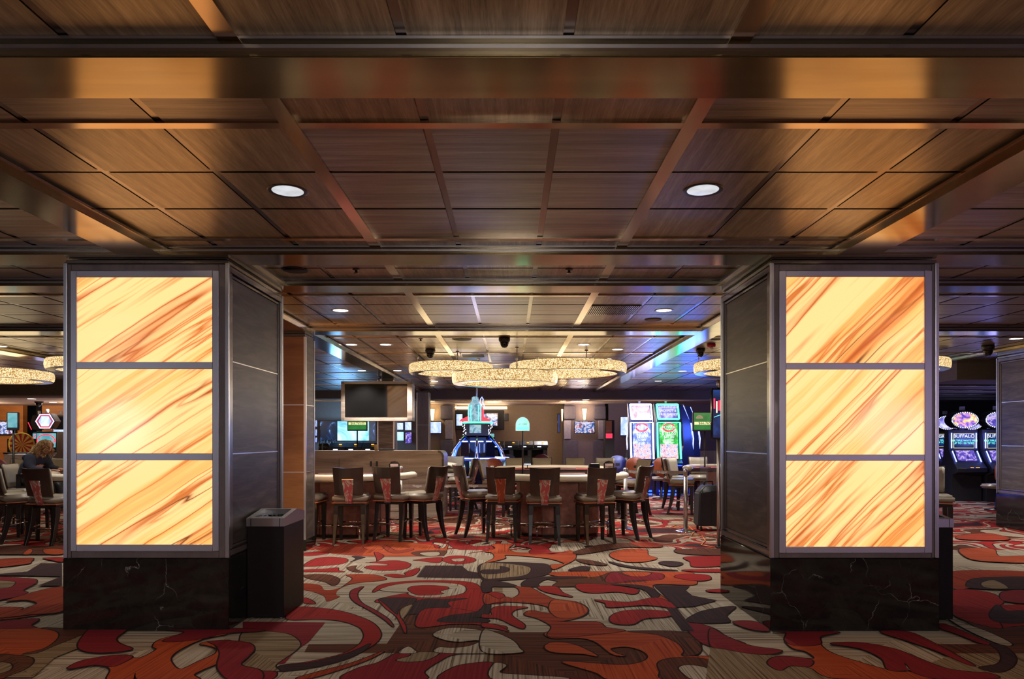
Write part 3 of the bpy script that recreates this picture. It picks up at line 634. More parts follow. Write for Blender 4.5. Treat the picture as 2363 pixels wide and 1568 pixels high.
# ------------------------------------------------------------------ the columns
def ring_y(m, x0, x1, z0, z1, w, ya, yb):
    m.box(x0, x1, ya, yb, z0, z0+w).box(x0, x1, ya, yb, z1-w, z1).box(x0, x0+w, ya, yb, z0+w, z1-w).box(x1-w, x1, ya, yb, z0+w, z1-w); return m
def ring_x(m, y0, y1, z0, z1, w, xa, xb):
    m.box(xa, xb, y0, y1, z0, z0+w).box(xa, xb, y0, y1, z1-w, z1).box(xa, xb, y0, y0+w, z0+w, z1-w).box(xa, xb, y1-w, y1, z0+w, z1-w); return m
def column(name, x0, x1, y0, y1, label, key=None, fr=None, slabs=None, group=None):
    e = empty(name, ((x0+x1)/2, (y0+y1)/2, 0), 0, label, 'column', group); e['kind'] = 'thing'
    cx, cy = (x0+x1)/2, (y0+y1)/2; hx, hy = (x1-x0)/2, (y1-y0)/2
    zb, zt = .565, 2.86
    B(-hx, hx, -hy, hy, 0, zb).build('marble_base', 'marble', e, .004)
    B(-hx+.03, hx-.03, -hy+.03, hy-.03, zb, 2.90).build('core', 'column_frame', e)
    B(-hx+.012, hx-.012, -hy+.012, hy-.012, 2.865, 2.895).build('crown', 'bronze_dark', e, .004)
    # inner faces
    for sx in (-1, 1):
        xa, xb = sx*(hx-.03), sx*(hx-.008)
        m = ring_x(MB(), -hy+.045, hy-.02, zb+.01, zt, .05, xa, xb)
        m.build('side_moulding', 'column_frame', e, .006)
        m = ring_x(MB(), -hy+.105, hy-.08, zb+.07, zt-.06, .022, xa, sx*(hx-.018)); m.build('side_moulding', 'column_frame', e, .004)
        p = B(xa, sx*(hx-.024), -hy+.13, hy-.105, zb+.095, zt-.085).build('wood_panel', 'column_wood', e)
        for z in (1.375, 2.11):
            B(sx*(hx-.026), sx*(hx-.021), -hy+.13, hy-.105, z, z+.008).build('joint_strip', 'steel', p)
        m = B(sx*(hx-.03), sx*hx, -hy, -hy+.03, zb, 2.875); m.build('corner_trim', 'steel', e, .006)
        m = B(sx*(hx-.03), sx*hx, hy-.022, hy, zb, 2.875); m.build('corner_trim', 'steel', e, .004)
    for sy in (-1, 1):
        ya, yb = sy*(hy-.03), sy*(hy-.005)
        if not key:
            m = ring_y(MB(), -hx+.05, hx-.05, zb+.01, zt, .07, ya, yb); m.build('front_moulding', 'column_frame', e, .006)
            p = B(-hx+.14, hx-.14, ya, sy*(hy-.02), zb+.1, zt-.09).build('wood_panel', 'column_wood', e)
            for z in (1.375, 2.11): B(-hx+.14, hx-.14, sy*(hy-.021), sy*(hy-.017), z, z+.008).build('joint_strip', 'steel', p)
            continue
        f0, f1, g0, g1 = fr  # frame outer x, z
        m = ring_y(MB(), -hx+.032, hx-.032, zb+.004, 2.862, .0, ya, yb)
        m = MB(); m.box(-hx+.032, f0-cx, ya, sy*(hy-.008), zb+.004, 2.86).box(f1-cx, hx-.032, ya, sy*(hy-.008), zb+.004, 2.86)
        m.box(f0-cx, f1-cx, ya, sy*(hy-.008), zb+.004, g0).box(f0-cx, f1-cx, ya, sy*(hy-.008), g1, 2.86)
        m.build('surround', 'column_frame', e, .003)
        s0, s1 = slabs[0]
        m = MB(); yo = sy*(hy-.0005)
        m.box(f0-cx, s0-cx, ya, yo, g0, g1).box(s1-cx, f1-cx, ya, yo, g0, g1)
        zs = slabs[1]
        m.box(s0-cx, s1-cx, ya, yo, g0, zs[2][0]).box(s0-cx, s1-cx, ya, yo, zs[0][1], g1)
        m.box(s0-cx, s1-cx, ya, yo, zs[2][1], zs[1][0]).box(s0-cx, s1-cx, ya, yo, zs[1][1], zs[0][0])
        m.build('panel_frame', 'frame_steel', e, .002)
        for i, (z0, z1) in enumerate(zs):
            o = B(s0-cx, s1-cx, ya, sy*(hy-.014), z0, z1).build('onyx_panel', 'onyx_%s%d' % (key, i), e)
    return e
K = 296.3
def zx(u): return (u-CX)/K
def zz(v): return EYE-(v-CY)/K
column('lit_column', zx(145), zx(528), 5.434, 6.735, 'column with three glowing onyx slabs beside the tall black bin, on the left', 'a', (zx(163), zx(504), zz(1273), zz(625)),
       ((zx(176), zx(490)), [(zz(836), zz(640)), (zz(1047), zz(852)), (zz(1258), zz(1063))]), 'square columns with glowing onyx slabs')
column('lit_column', zx(1778), zx(2168), 5.434, 6.735, 'column with three glowing onyx slabs that hides the rolling black case, on the right', 'b', (zx(1799), zx(2151), zz(1277), zz(625)),
       ((zx(1814), zx(2134)), [(zz(838), zz(639)), (zz(1050), zz(853)), (zz(1263), zz(1064))]), 'square columns with glowing onyx slabs')
column('panelled_column', 8.3, 9.6, 10.65, 11.95, 'grey wood panelled column without onyx, on a marble base at the right edge')
def slim(x0, x1, y0, y1, label, joints, base=.15, mat='amber_lit_wood', side='column_wood'):
    e = empty('slim_column', ((x0+x1)/2, (y0+y1)/2, 0), 0, label, 'column'); e['kind'] = 'thing'; hx, hy = (x1-x0)/2, (y1-y0)/2
    B(-hx, hx, -hy, hy, 0, base).build('base', 'marble', e)
    B(-hx+.02, hx-.02, -hy+.02, hy-.02, base, 2.90).build('core', side, e)
    p = B(-hx+.03, hx-.03, -hy+.006, -hy+.02, base, 2.86).build('front_panel', mat, e)
    for z in joints: B(-hx+.03, hx-.03, -hy+.003, -hy+.006, z, z+.008).build('joint_strip', 'steel', p)
    for sx in (-1, 1):
        B(sx*(hx-.03), sx*hx, -hy, -hy+.03, base, 2.86).build('corner_trim', 'steel', e)
        B(sx*(hx-.02), sx*hx, hy-.02, hy, base, 2.86).build('corner_trim', 'steel', e)
        p = B(sx*(hx-.02), sx*(hx-.008), -hy+.03, hy-.02, base, 2.86).build('side_panel', side, e)
        for z in joints: B(sx*(hx-.008), sx*(hx-.005), -hy+.03, hy-.02, z, z+.008).build('joint_strip', 'steel', p)
    return e
sc = slim(-3.75, -2.738, 9.3, 9.72, 'slim column toned bronze by painted-on orange light, standing just behind the bin and first lit column', (1.049, 1.947))
B(-.44, .44, .19, .213, .5, 2.78).build('onyx_panel', 'onyx_a1', sc)
slim(at(870, 900, 16.1).x, at(910, 900, 16.1).x, 16.1, 16.5, 'slim wood column below the big blank screen box', (1.05, 1.95), mat='column_wood')
slim(at(961, 900, 20.6).x, at(991, 900, 20.6).x, 20.6, 20.9, 'slim dark column with silver edges right of the big blank screen box', (1.05, 1.9), mat='column_frame')
# ------------------------------------------------------------------ litter bins
def bin_(loc, w, d, label):
    e = empty('litter_bin', loc, 0, label, 'bin', 'tall black litter bins with steel tops')
    B(-w/2, w/2, -d/2, d/2, .012, .77).build('body', 'bin_black', e, .004)
    m = MB()
    for sx in (-1, 1):
        for sy in (-1, 1): m.lathe([(.012, 0), (.016, .006), (.012, .013)], sx*(w/2-.03), sy*(d/2-.03), 10)
    m.build('levelling_feet', 'steel', e)
    prof = [(-d/2-.004, .77), (d/2+.004, .77), (d/2+.004, .84), (.02, .882), (-d/2-.004, .832)]
    # lid as four walls round the ash tray opening
    m = MB(); m.prism([(-d/2-.004, .77), (d/2+.004, .77), (d/2+.004, .845), (d*.12, .885), (-d/2-.004, .838)], 'x', -w/2-.004, -w/2+.035)
    m.prism([(-d/2-.004, .77), (d/2+.004, .77), (d/2+.004, .845), (d*.12, .885), (-d/2-.004, .838)], 'x', w/2-.035, w/2+.004)
    m.prism([(-d/2-.004, .77), (-d/2+.05, .77), (-d/2+.05, .846), (-d/2-.004, .838)], 'x', -w/2+.03, w/2-.03)
    m.prism([(d*.10, .77), (d/2+.004, .77), (d/2+.004, .845), (d*.12, .885), (d*.10, .882)], 'x', -w/2+.03, w/2-.03)
    l = m.build('lid', 'steel', e)
    B(-w/2+.035, w/2-.035, -d/2+.05, d*.10, .80, .828).build('ash_tray', 'vent_black', l)
    random.seed(3); m = MB()
    for i in range(60):
        x = random.uniform(-w/2+.05, w/2-.05); y = random.uniform(-d/2+.07, d*.08); s = random.uniform(.006, .011)
        m.box(x-s, x+s, y-s, y+s, .826, .832+s*.6)
    m.build('black_pebbles', 'black_gloss', l)
bin_((-2.045, 6.08, 0), .305, .56, 'tall black litter bin with an ashtray top against the first lit column')
bin_((3.49, 6.02, 0), .29, .56, 'black litter bin mostly hidden behind the lit column on the right')

# ------------------------------------------------------------------ gaming stool
def make_chair(name='gaming_chair', fabric='bracket_warm'):
    e = empty(name, (0, 0, 0), 0, 'x', 'chair')
    # chair faces +Y; its back is at -Y
    m = B(-.245, .245, -.225, .24, .585, .70); o = m.build('seat', 'leather', e, .03, 3)
    bm = bmesh.new(); bm.from_mesh(o.data)
    for v in bm.verts:
        if v.co.z > .68: v.co.z += .012*(1-(v.co.x/.235)**2)*(1-(v.co.y/.235)**2)
    bm.to_mesh(o.data); bm.free()
    m = B(-.246, .246, -.227, .241, .582, .591); m.build('piping', 'orange_piping', o)
    B(-.215, .215, -.195, .215, .535, .592).build('seat_frame', 'leg_wood', e, .004)
    # curved back: dark shell outside, padded inside
    def arcplate(x, ya, yb, z0, z1, lean, n=10, curve=.035):
        m = MB(); vs = []
        for k, z in enumerate([z0+(z1-z0)*q/4 for q in range(5)]):
            h = (z-z0)/(z1-z0); w = x*(.93+.07*h)
            for yy in (ya, yb):
                for i in range(n+1):
                    a = -1+2*i/n; zt = z+(.012*abs(a)**2 if k == 4 else 0)
                    vs.append((a*w, yy-lean*(z-.66)-curve*(1-a*a)*(1 if True else 0), zt))
        L = 2*(n+1); fs = []
        for k in range(4):
            for i in range(n):
                p = k*L+i; fs.append((p, p+1, p+1+L, p+L)); q = p+n+1; fs.append((q+1, q, q+L, q+1+L))
            p = k*L; fs.append((p+n+1, p, p+L, p+L+n+1)); p = k*L+n; fs.append((p, p+n+1, p+n+1+L, p+L))
        for i in range(n):
            fs.append((i+1, i, i+n+1, i+n+2)); p = 4*L+i; fs.append((p, p+1, p+n+2, p+n+1))
        return m.add(vs, fs, False)
    arcplate(.215, -.235, -.215, .700, 1.085, .22).build('backrest', 'dark_wood', e, .004, 1)
    arcplate(.205, -.214, -.168, .715, 1.078, .22).build('back_pad', 'leather_back', e, .014, 2)
    # patterned bracket joining seat and back
    m = MB(); pts = [(.925, .078, -.345), (.80, .062, -.315), (.70, .052, -.285), (.62, .047, -.262), (.575, .045, -.235)]
    vs = []
    for z, w, y in pts: vs += [(-w, y, z), (w, y, z), (w, y+.028, z), (-w, y+.028, z)]
    fs = [(0, 3, 2, 1)]
    for i in range(4):
        p = 4*i
        for q in range(4): fs.append((p+q, p+(q+1) % 4, p+4+(q+1) % 4, p+4+q))
    fs.append((16, 17, 18, 19)); m.add(vs, fs); br = m.build('back_bracket', fabric, e, .004, 1)
    m = MB(); m.box(-.08, .08, -.349, -.316, .923, .929); m.tube([(-.08, -.33, .925), (-.064, -.302, .80), (-.054, -.273, .70), (-.048, -.248, .60)], .005, 6)
    m.tube([(.08, -.33, .925), (.064, -.302, .80), (.054, -.273, .70), (.048, -.248, .60)], .005, 6); m.box(-.05, .05, -.26, -.20, .565, .578)
    m.build('bracket_edge', 'chrome', br)
    for sx in (-1, 1):
        # front leg, straight taper ; rear leg, sabre curve
        m = MB(); vs = []
        for z, w in ((.54, .031), (0, .020)): 
            for a, b in ((-1, -1), (1, -1), (1, 1), (-1, 1)): vs.append((sx*.19+a*w, .19+b*w, z))
        m.add(vs, [(0, 1, 2, 3), (7, 6, 5, 4), (0, 4, 5, 1), (1, 5, 6, 2), (2, 6, 7, 3), (3, 7, 4, 0)]); m.build('leg', 'leg_wood', e)
        m = MB(); vs = []; P = [(.55, -.165, .042, 0), (.42, -.172, .040, .004), (.28, -.195, .034, .008), (.14, -.228, .027, .012), (0, -.275, .021, .018)]
        for z, y, w, dx in P:
            for a, b in ((-1, -1), (1, -1), (1, 1), (-1, 1)): vs.append((sx*(.188+dx)+a*w*.8, y+b*w, z))
        fs = [(0, 1, 2, 3), (19, 18, 17, 16)]
        for i in range(4):
            for q in range(4): fs.append((4*i+q, 4*i+4+q, 4*i+4+(q+1) % 4, 4*i+(q+1) % 4))
        m.add(vs, fs); m.build('leg', 'leg_wood', e, .003, 1)
    MB().tube([(-.17, -.205, .25), (.17, -.205, .25)], .008, 8).build('rear_foot_bar', 'chrome', e)
    MB().tube([(-.18, .19, .27), (.18, .19, .27)], .011, 8).build('front_foot_bar', 'chrome', e)
    for sx in (-1, 1): MB().tube([(sx*.185, -.20, .26), (sx*.185, .19, .31)], .007, 8).build('side_foot_bar', 'chrome', e)
    return e
# bracket fabric: swirls of rose, cream, orange
for nm, cs in (('bracket_warm', [(0, (.40, .07, .07)), (.45, (.42, .33, .25)), (.52, (.36, .06, .07)), (.58, (.42, .33, .25))]),
               ('bracket_orange', [(.38, (.32, .06, .02)), (.5, (.62, .14, .04)), (.58, (.20, .04, .02))])):
    t = NT(nm); f = t.noise(t.coord((1, 1, .7)), 5, 1, .5, 2.4); t.l(t.ramp(f, cs, True), t.b.inputs['Base Color']); t.done(nm, .35)
CH = make_chair(); used = [False]
CHO = None
def chair(x, y, deg, label, group, orange=False):
    c = place(CH, not used[0], (x, y, 0), math.radians(deg), label, group); used[0] = True
    if orange:
        for k in kids(c):
            if k.name.startswith('back_bracket'):
                k.data = k.data.copy(); k.data.materials[0] = MATS['bracket_orange']
    return c
def cu(u, v_foot, dy=.24):   # floor point under a chair whose rear feet show at (u, v)
    p = fl(u, v_foot); return p.x, p.y+dy
G1 = 'chairs round the middle card table'; G0 = 'chairs round the card table beside the slim column'; G5 = 'chairs round the card table where a person sits'
x, y = cu(803, 1257); chair(x, y, 3, 'card table chair nearest the slim bronze column, patterned bracket facing out', G0)
x, y = cu(904, 1250); chair(x, y, -14, 'card table chair turned slightly, between two others in front of the wood counter', G0)
chair(-1.34, 10.52, 58, 'chair seen from the side at the end of the card table before the wood counter', G0)
chair(-2.99, 10.2, -4, 'chair half hidden behind the slim bronze column, only its seat edge showing', G0)
chair(-.54, 10.84, -66, 'sideways chair at the end of the middle card table facing the felt', G1)
x, y = cu(1163, 1252); chair(x, y, -9, 'chair with the orange bracket at the middle card table', G1, True)
x, y = cu(1256, 1259); chair(x, y, 1, 'chair squarely before the centre of the middle card table, rose and cream bracket', G1)
x, y = cu(1377, 1257); chair(x, y, -13+26, 'chair with a bracket lit pale at the middle card table, beside the leaning end chair', G1)
chair(1.78, 10.62, 52, 'dark-backed end chair by the near rope post at the middle card table', G1)
# left table
chair(-7.76, 10.70, -62, 'chair with lavender-lit pad farthest out at the table of the seated person', G5)
chair(-7.22, 10.20, -36, 'dark-backed chair right in front of the seated person in dark blue', G5)
chair(-6.50, 9.92, -10, 'chair cut off by the edge of the first lit column', G5)
chair(-7.90, 11.42, -84, 'chair under the seated person in dark blue', G5)
# right of the second lit column
chair(6.06, 10.05, 188-30, 'chair showing its cream pad and orange piping right of the second lit column', 'chairs right of the lit column')
# pit side and rear chairs, facing this way
G2 = 'cream chairs on the far side of the second card table'
for u, lb in ((1189, 'cream chair back behind the second table, partly behind the arched sign pole'), (1252, 'cream chair back behind the second table, next after the one by the sign pole'),
              (1330, 'cream chair back behind the second table, in front of the mauve pillar'), (1400, 'cream chair back behind the second table, between the shuffler and the small sign')):
    p = at(u, 1056, 14.75); chair(p.x, p.y, 180, lb, G2)
p = at(1446, 1056, 13.7); chair(p.x+.12, p.y, 118, 'cream chair turned sideways at the right end of the second table', G2)
p = at(1158, 1056, 13.6); chair(p.x-.1, p.y, -105, 'thin-looking side-on chair at the other end of the second table', G2)
G3 = 'chairs round the table behind the wood counter'
p = at(1046, 1056, 16.05); chair(p.x, p.y, 175, 'cream chair behind the rounded end of the wood counter', G3)
p = at(1066, 1056, 14.6); chair(p.x-.0, p.y, 78, 'side-on chair between the wood counter and the middle card table', G3)
G4 = 'chairs near the silver rope post'
p = at(1585, 1056, 13.9); chair(p.x-.1, p.y, -105, 'chair facing the cut-off table behind the silver rope post', G4)
p = at(1566, 1056, 14.9); chair(p.x, p.y, -150, 'chair overlapping behind the one at the silver rope post', G4)
p = at(1650, 1056, 15.4); chair(p.x-.3, p.y, 180, 'cream chair beyond the cut-off table on the right', G4)
G6 = 'chairs in the far left'
p = at(28, 1056, 13.9); chair(p.x, p.y, 185, 'grey-cream chair behind the screen pole on the far left', G6)
p = at(120, 1056, 14.4); chair(p.x, p.y, 180, 'cream chair beyond the face of the seated person', G6)
p = at(-6, 1056, 12.5); chair(p.x-.1, p.y, -60, 'chair at the very left edge of the picture', G6)

# ------------------------------------------------------------------ card tables
def make_table():
    e = empty('card_table', (0, 0, 0), 0, 'x', 'table')
    R, D = 1.02, .98; N = 28      # arc towards -Y, flat dealer edge at +Y
    def outline(r, d, n=N): return [(-r*math.cos(PI*i/n), -d*math.sin(PI*i/n)) for i in range(n+1)]
    m = MB(); m.prism(outline(R, D), 'z', .86, .925); m.build('top_board', 'dark_wood', e)
    m = MB(); m.prism(outline(R-.10, D-.10)+[(R-.12, .02), (-R+.12, .02)], 'z', .925, .932); ft = m.build('felt', 'felt_red', e)
    pts = [(x*1.0, y*1.0, .925) for x, y in outline(R+.02, D+.02, 36)]
    m = MB(); m.tube(pts, .082, 14, rz=.052)
    for x, y, z in (pts[0], pts[-1]):
        m.lathe([(0, z-.052), (.045, z-.045), (.075, z-.02), (.082, z), (.075, z+.02), (.045, z+.045), (0, z+.052)], x, y, 16)
    m.build('padded_rail', 'rail_leather', e)
    B(-.42, .42, -.16, -.02, .93, .955).build('chip_tray', 'steel_dim', e)
    # base: faceted drum
    hexa = [(-.66, .0), (-.60, -.32), (-.28, -.58), (.28, -.58), (.60, -.32), (.66, 0)]
    m = MB(); m.prism(hexa, 'z', .04, .86); m.build('base', 'table_base', e, .01)
    m = MB(); m.prism([(x*.97, y*.97) for x, y in hexa], 'z', 0, .04); m.build('plinth', 'leg_wood', e)
    m = MB(); pp = [(-.80, -.05, .20), (-.74, -.42, .20), (-.36, -.73, .20), (.36, -.73, .20), (.74, -.42, .20), (.80, -.05, .20)]
    m.tube(pp, .022, 10); fr = m.build('foot_rail', 'chrome', e)
    for x, y, z in pp[1:-1]: MB().tube([(x, y, .2), (x, y, 0)], .016, 8).build('rail_post', 'chrome', fr)
    return e
TB = make_table(); first = True
for x, y, rz, lb in ((.74, 11.12, 0, 'middle card table with cream padded rail and five chairs, nearest full table'),
                     (-2.62, 11.12, 0, 'card table cut off by the slim bronze column, before the wood counter'),
                     (-6.32, 11.25, 0, 'card table where the person in dark blue sits'),
                     (.78, 12.95, PI, 'second card table with pink-red felt open to the front, behind the middle one'),
                     (-2.25, 14.75-.5+.55, PI, 'card table behind the wood counter, only its rail end showing'),
                     (4.46, 13.5, PI, 'card table cut off by the right lit column, with glass panels before it'),
                     (-7.6+1.1, 12.95, PI, 'card table behind the seated person')):
    place(TB, first, (x, y, 0), rz, lb, 'half-round card tables'); first = False

# ------------------------------------------------------------------ table-top things
def table_sign(x, y, z0, h, label, body='Nugget', rz=0):
    e = empty('table_sign', (x, y, z0), rz, label, 'sign')
    m = MB(); m.prism([(-.075, h-.24), (.075, h-.24), (.085, h-.05), (.05, h-.012), (0, h), (-.05, h-.012), (-.085, h-.05)], 'y', -.012, .012); p = m.build('board', 'black_gloss', e)
    B(-.062, .062, -.0145, -.012, h-.145, h-.045).build('name_plate', 'paper_white', p)
    text('lettering', body, 'letter_black', p, (0, -.0155, h-.09), .042)
    B(-.066, .066, -.0145, -.012, h-.19, h-.165).build('red_stripe', 'felt_red', p)
    MB().tube([(0, 0, h-.24), (0, 0, .01)], .006, 8).box(-.05, .05, -.035, .035, 0, .01).build('stand', 'chrome', e)
table_sign(at(1405, 1070, 11.0).x, 11.0, .932, .22, 'small black Nugget sign on a stand at the right side of the middle table')
table_sign(at(910, 1070, 11.0).x, 11.0, .932, .215, 'small black Nugget sign against the counter doors')
e = empty('card_shuffler', (at(1371, 1070, 11.15).x-.02, 11.0, .932), 0, 'black card shuffler box with a pale top on the middle table', 'shuffler')
m = MB(); m.prism([(-.09, 0), (.09, 0), (.09, .10), (.02, .17), (-.06, .17)], 'x', -.085, .085); m.build('housing', 'black_gloss', e, .006)
B(-.05, .07, -.05, .015, .17, .176).build('card_lid', 'paper_white', e)
def small_screen(x, y, z, label):
    e = empty('table_screen', (x, y, z), 0, label, 'screen')
    B(-.07, .07, -.01, .01, .07, .25).build('frame', 'black_gloss', e, .006)
    B(-.065, .065, -.0115, -.01, .075, .095).build('light_bar', 'scr_white', e)
    MB().tube([(0, 0, .08), (0, 0, .01)], .008, 8).box(-.05, .05, -.04, .04, 0, .01).build('stand', 'black_metal', e)
small_screen(at(1217, 1070, 13.1).x, 13.12, .935, 'small dark display on a stand beside the arched sign pole')
# signs on poles
p = at(1206, 980, 11.02); e = empty('arched_sign', (p.x, 11.02, 0), 0, 'glowing mint arched sign on a dark pole over the middle table', 'sign')
MB().tube([(0, 0, .932), (0, 0, 1.72)], .013, 10).build('pole', 'black_metal', e)
MB().box(-.09, .09, -.05, .05, .932, .945).build('foot', 'black_metal', e)
zb_, zt_ = at(0, 995, 11.02).z, at(0, 963, 11.02).z; hw = .112
arc = [(-hw, zb_), (hw, zb_)]+[(hw*math.cos(PI*i/14), zb_+.09+(zt_-zb_-.09)*math.sin(PI*i/14)) for i in range(15)]
m = MB(); m.prism(arc, 'y', -.016, .016); fr_ = m.build('frame', 'steel', e)
m = MB(); m.prism([(x*.93, zb_+.006+(z-zb_)*.95) for x, z in arc], 'y', -.019, -.016); fa = m.build('face', 'sign_mint', e)
B(-.098, .098, -.0205, -.019, zb_+.012, zb_+.058).build('band', 'neon_green', fa)
text('lettering', 'LET IT RIDE', 'letter_black', fa, (0, -.0205, zb_+.105), .026); 
def jackpot(x, y, z0, u0, u1, v0, v1, label, foot=.932):
    e = empty('jackpot_sign', (x, y, 0), 0, label, 'sign', 'green jackpot signs on poles')
    a, b = at(u0, v1, y), at(u1, v0, y); w0, w1 = a.x-x, b.x-x
    MB().tube([(0, .02, foot), (0, .02, a.z+.02)], .016, 10).box(-.1, .1, -.05, .08, foot, foot+.012).build('pole', 'black_metal', e)
    B(w0, w1, -.03, .03, a.z, b.z).build('housing', 'black_plastic', e, .006)
    f = B(w0+.02, w1-.02, -.033, -.03, a.z+.03, b.z-.012).build('face', 'sign_green', e)
    h = b.z-a.z; zc = a.z+h*.42
    B(w0+.03, w1-.03, -.0345, -.033, zc-.030, zc+.030).build('number_field', 'sign_cream', f)
    text('lettering', '$66,765.05', 'letter_black', f, ((w0+w1)/2+.01, -.036, zc), .075)
    return e, f, w0, w1, a, b
jackpot(at(824, 0, 16.6).x, 16.6, 0, 802, 848, 955, 995, 'green jackpot counter under the big blank screen, seen against the blue video wall', 0)
e, f, w0, w1, a, b = jackpot(at(1627, 0, 13.75).x, 13.75, 0, 1598, 1660, 952, 996, 'green jackpot counter by the tall screen and the right lit column')
m = MB(); m.prism([(w0+.05+.08+.075*math.cos(PI*i/10), b.z-.13+.075*math.sin(PI*i/10)) for i in range(11)], 'y', -.036, -.033); m.build('arched_badge', 'paper_white', f)
# phone-like screen on a pole, far left
p = at(30, 970, 12.0); e = empty('screen_on_pole', (p.x, 12.0, 0), .35, 'upright teal display on a black pole at the left edge', 'screen')
MB().tube([(0, .03, .0), (0, .03, 1.70)], .018, 10).box(-.2, .2, -.17, .23, 0, .015).build('pole', 'black_metal', e)
z1, z0 = at(0, 952, 12).z, at(0, 994, 12).z
B(-.085, .085, -.03, .045, z0, z1).build('housing', 'black_plastic', e, .008)
B(-.07, .07, -.033, -.03, z0+.05, z1-.012).build('display', 'scr_kiosk', e)

# ------------------------------------------------------------------ rope posts
def post(x, y, label):
    e = empty('rope_post', (x, y, 0), 0, label, 'rope post', 'silver retractable belt posts')
    MB().lathe([(.175, 0), (.178, .012), (.15, .022), (.06, .034), (.036, .05)], 0, 0, 32).build('base', 'chrome', e)
    MB().lathe([(.032, .045), (.032, .90)], 0, 0, 24).build('post', 'steel', e)
    MB().lathe([(.036, .90), (.036, 1.005), (.028, 1.015)], 0, 0, 24).build('belt_head', 'steel', e)
P1 = fl(1582, 1228); P0 = fl(1443, 1222)
post(P1.x, P1.y, 'silver belt post standing alone on the carpet by the orange cable')
post(P0.x, P0.y, 'silver belt post beside the end chair of the middle table')
def belt(a, b, label, letters):
    a, b = Vector(a), Vector(b); d = b-a; L = d.length; e = empty('belt', (0, 0, 0), 0, label, 'belt', 'brown retractable belts')
    e.location = a; e.rotation_euler = (0, 0, math.atan2(d.y, d.x))
    s = B(.036, L-.036, -.0015, .0015, -.026, .026).build('webbing', 'brown_web', e)
    for q in letters: text('lettering', 'Nugget', 'web_letter', s, (L*q, -.002, 0), .055, ext=.0005)
plain('brown_web', (.17, .115, .09), .7); plain('web_letter', (.55, .50, .45), .7)
belt((P0.x, P0.y, .955), (P1.x, P1.y, .955), 'brown Nugget belt stretched between the two silver posts', (.14, .62))
x0, x1 = at(925, 1124, 12.4).x, at(1135, 1124, 12.4).x
for x, lb in ((x0, 'silver belt post hidden behind the turned chair, before the counter'), (x1, 'silver belt post hidden behind the middle table chairs')): post(x, 12.4, lb)
belt((x0, 12.4, .66), (x1, 12.4, .66), 'low brown Nugget belt across the front of the wood counter', (.36, .66, .86) if False else (.18, .5, .8))

# ------------------------------------------------------------------ rolling case and its neighbours on the right
e = empty('rolling_case', (at(1645, 0, 11.3).x, 11.45, 0), 0, 'black rolling case half hidden by the right lit column', 'case')
w = .24
m = MB(); m.prism([(-w, .08), (w, .08), (w, .70), (w-.05, .74), (-w+.12, .74), (-w+.02, .62)], 'y', -.16, .16); m.build('shell', 'suitcase_black', e, .02, 3)
m = MB()
for x in (-.17, -.02, .16): m.box(x-.006, x+.006, -.168, -.158, .12, .66)
m.build('ribs', 'black_plastic', e)
MB().tube([(-.10, .0, .74), (-.10, 0, .80), (.04, 0, .80), (.04, 0, .74)], .013, 8).build('handle', 'black_metal', e)
for x in (-.18, .18):
    for y in (-.11, .11): MB().tube([(x-.014, y, .035), (x+.014, y, .035)], .035, 14).box(x-.006, x+.006, y-.01, y+.01, .04, .085).build('caster', 'black_plastic', e)
e = empty('tall_display', (at(1641, 0, 9.6).x+.36, 9.6, 0), 0, 'tall upright display in a black frame edging out from the right lit column', 'screen')
z0, z1 = at(0, 1014, 9.6).z, at(0, 897, 9.6).z
B(-.36, .36, -.03, .03, z0, z1).build('housing', 'black_gloss', e, .006)
d = B(-.34, .34, -.033, -.03, z0+.02, z1-.02).build('picture', 'scr_navy', e)
m = MB()
for x, w, zz0, zz1 in ((-.335, .02, .60, .80), (-.27, .03, .56, .76), (-.21, .05, .50, .82), (-.1, .06, .5, .85)):
    m.box(x, x+w, -.035, -.033, z0+(z1-z0)*zz0, z0+(z1-z0)*zz1)
m.build('red_bottles', 'neon_red', d)
B(-.30, -.285, -.035, -.033, z0+.36, z0+.52).build('glint', 'lamp_warm', d)
m = MB(); m.tube([(-.33+.3*i/8, -.034, z0+.3+.04*math.sin(i/8*PI)) for i in range(9)], .004, 6); m.build('arc', 'neon_cyan', d)
m = MB().tube([(-.26, .0, z0), (-.26, 0, .02)], .022, 10).tube([(.26, .0, z0), (.26, 0, .02)], .022, 10).tube([(-.26, 0, z1), (-.26, 0, z1+.12)], .022, 10); m.build('posts', 'steel', e)
B(-.3, .36, -.12, .12, 0, .025).build('foot_plate', 'black_metal', e, .004)
e = empty('glass_panels', (at(1641, 0, 12.0).x, 12.0, 0), 0, 'clear glass panels standing behind the rolling case', 'glass panel')
z0, z1 = .62, at(0, 1041, 12).z
for x, y in ((-.115, 0), (.03, .05), (.15, .1)): B(x-.075, x+.06, y-.004, y+.004, z0, z1).build('pane', 'acrylic', e)
B(-.2, .26, -.05, .16, .58, .62).box(-.17, -.13, 0, .04, 0, .58).box(.18, .22, .06, .1, 0, .58).build('stand', 'black_metal', e)
# cable on the carpet
pts = [fl(*q) for q in ((1560, 1214), (1548, 1219), (1566, 1222), (1590, 1218), (1600, 1226), (1596, 1240), (1618, 1236), (1628, 1250), (1618, 1260), (1640, 1264), (1668, 1262))]
q = [(p.x, p.y) for p in pts]
m = MB(); m.tube([(a, b, .010) for a, b in q], .0075, 6); tag(m.build('cable', 'cable_orange'), 'thin orange cable lying on the carpet by the belt post', 'cable')
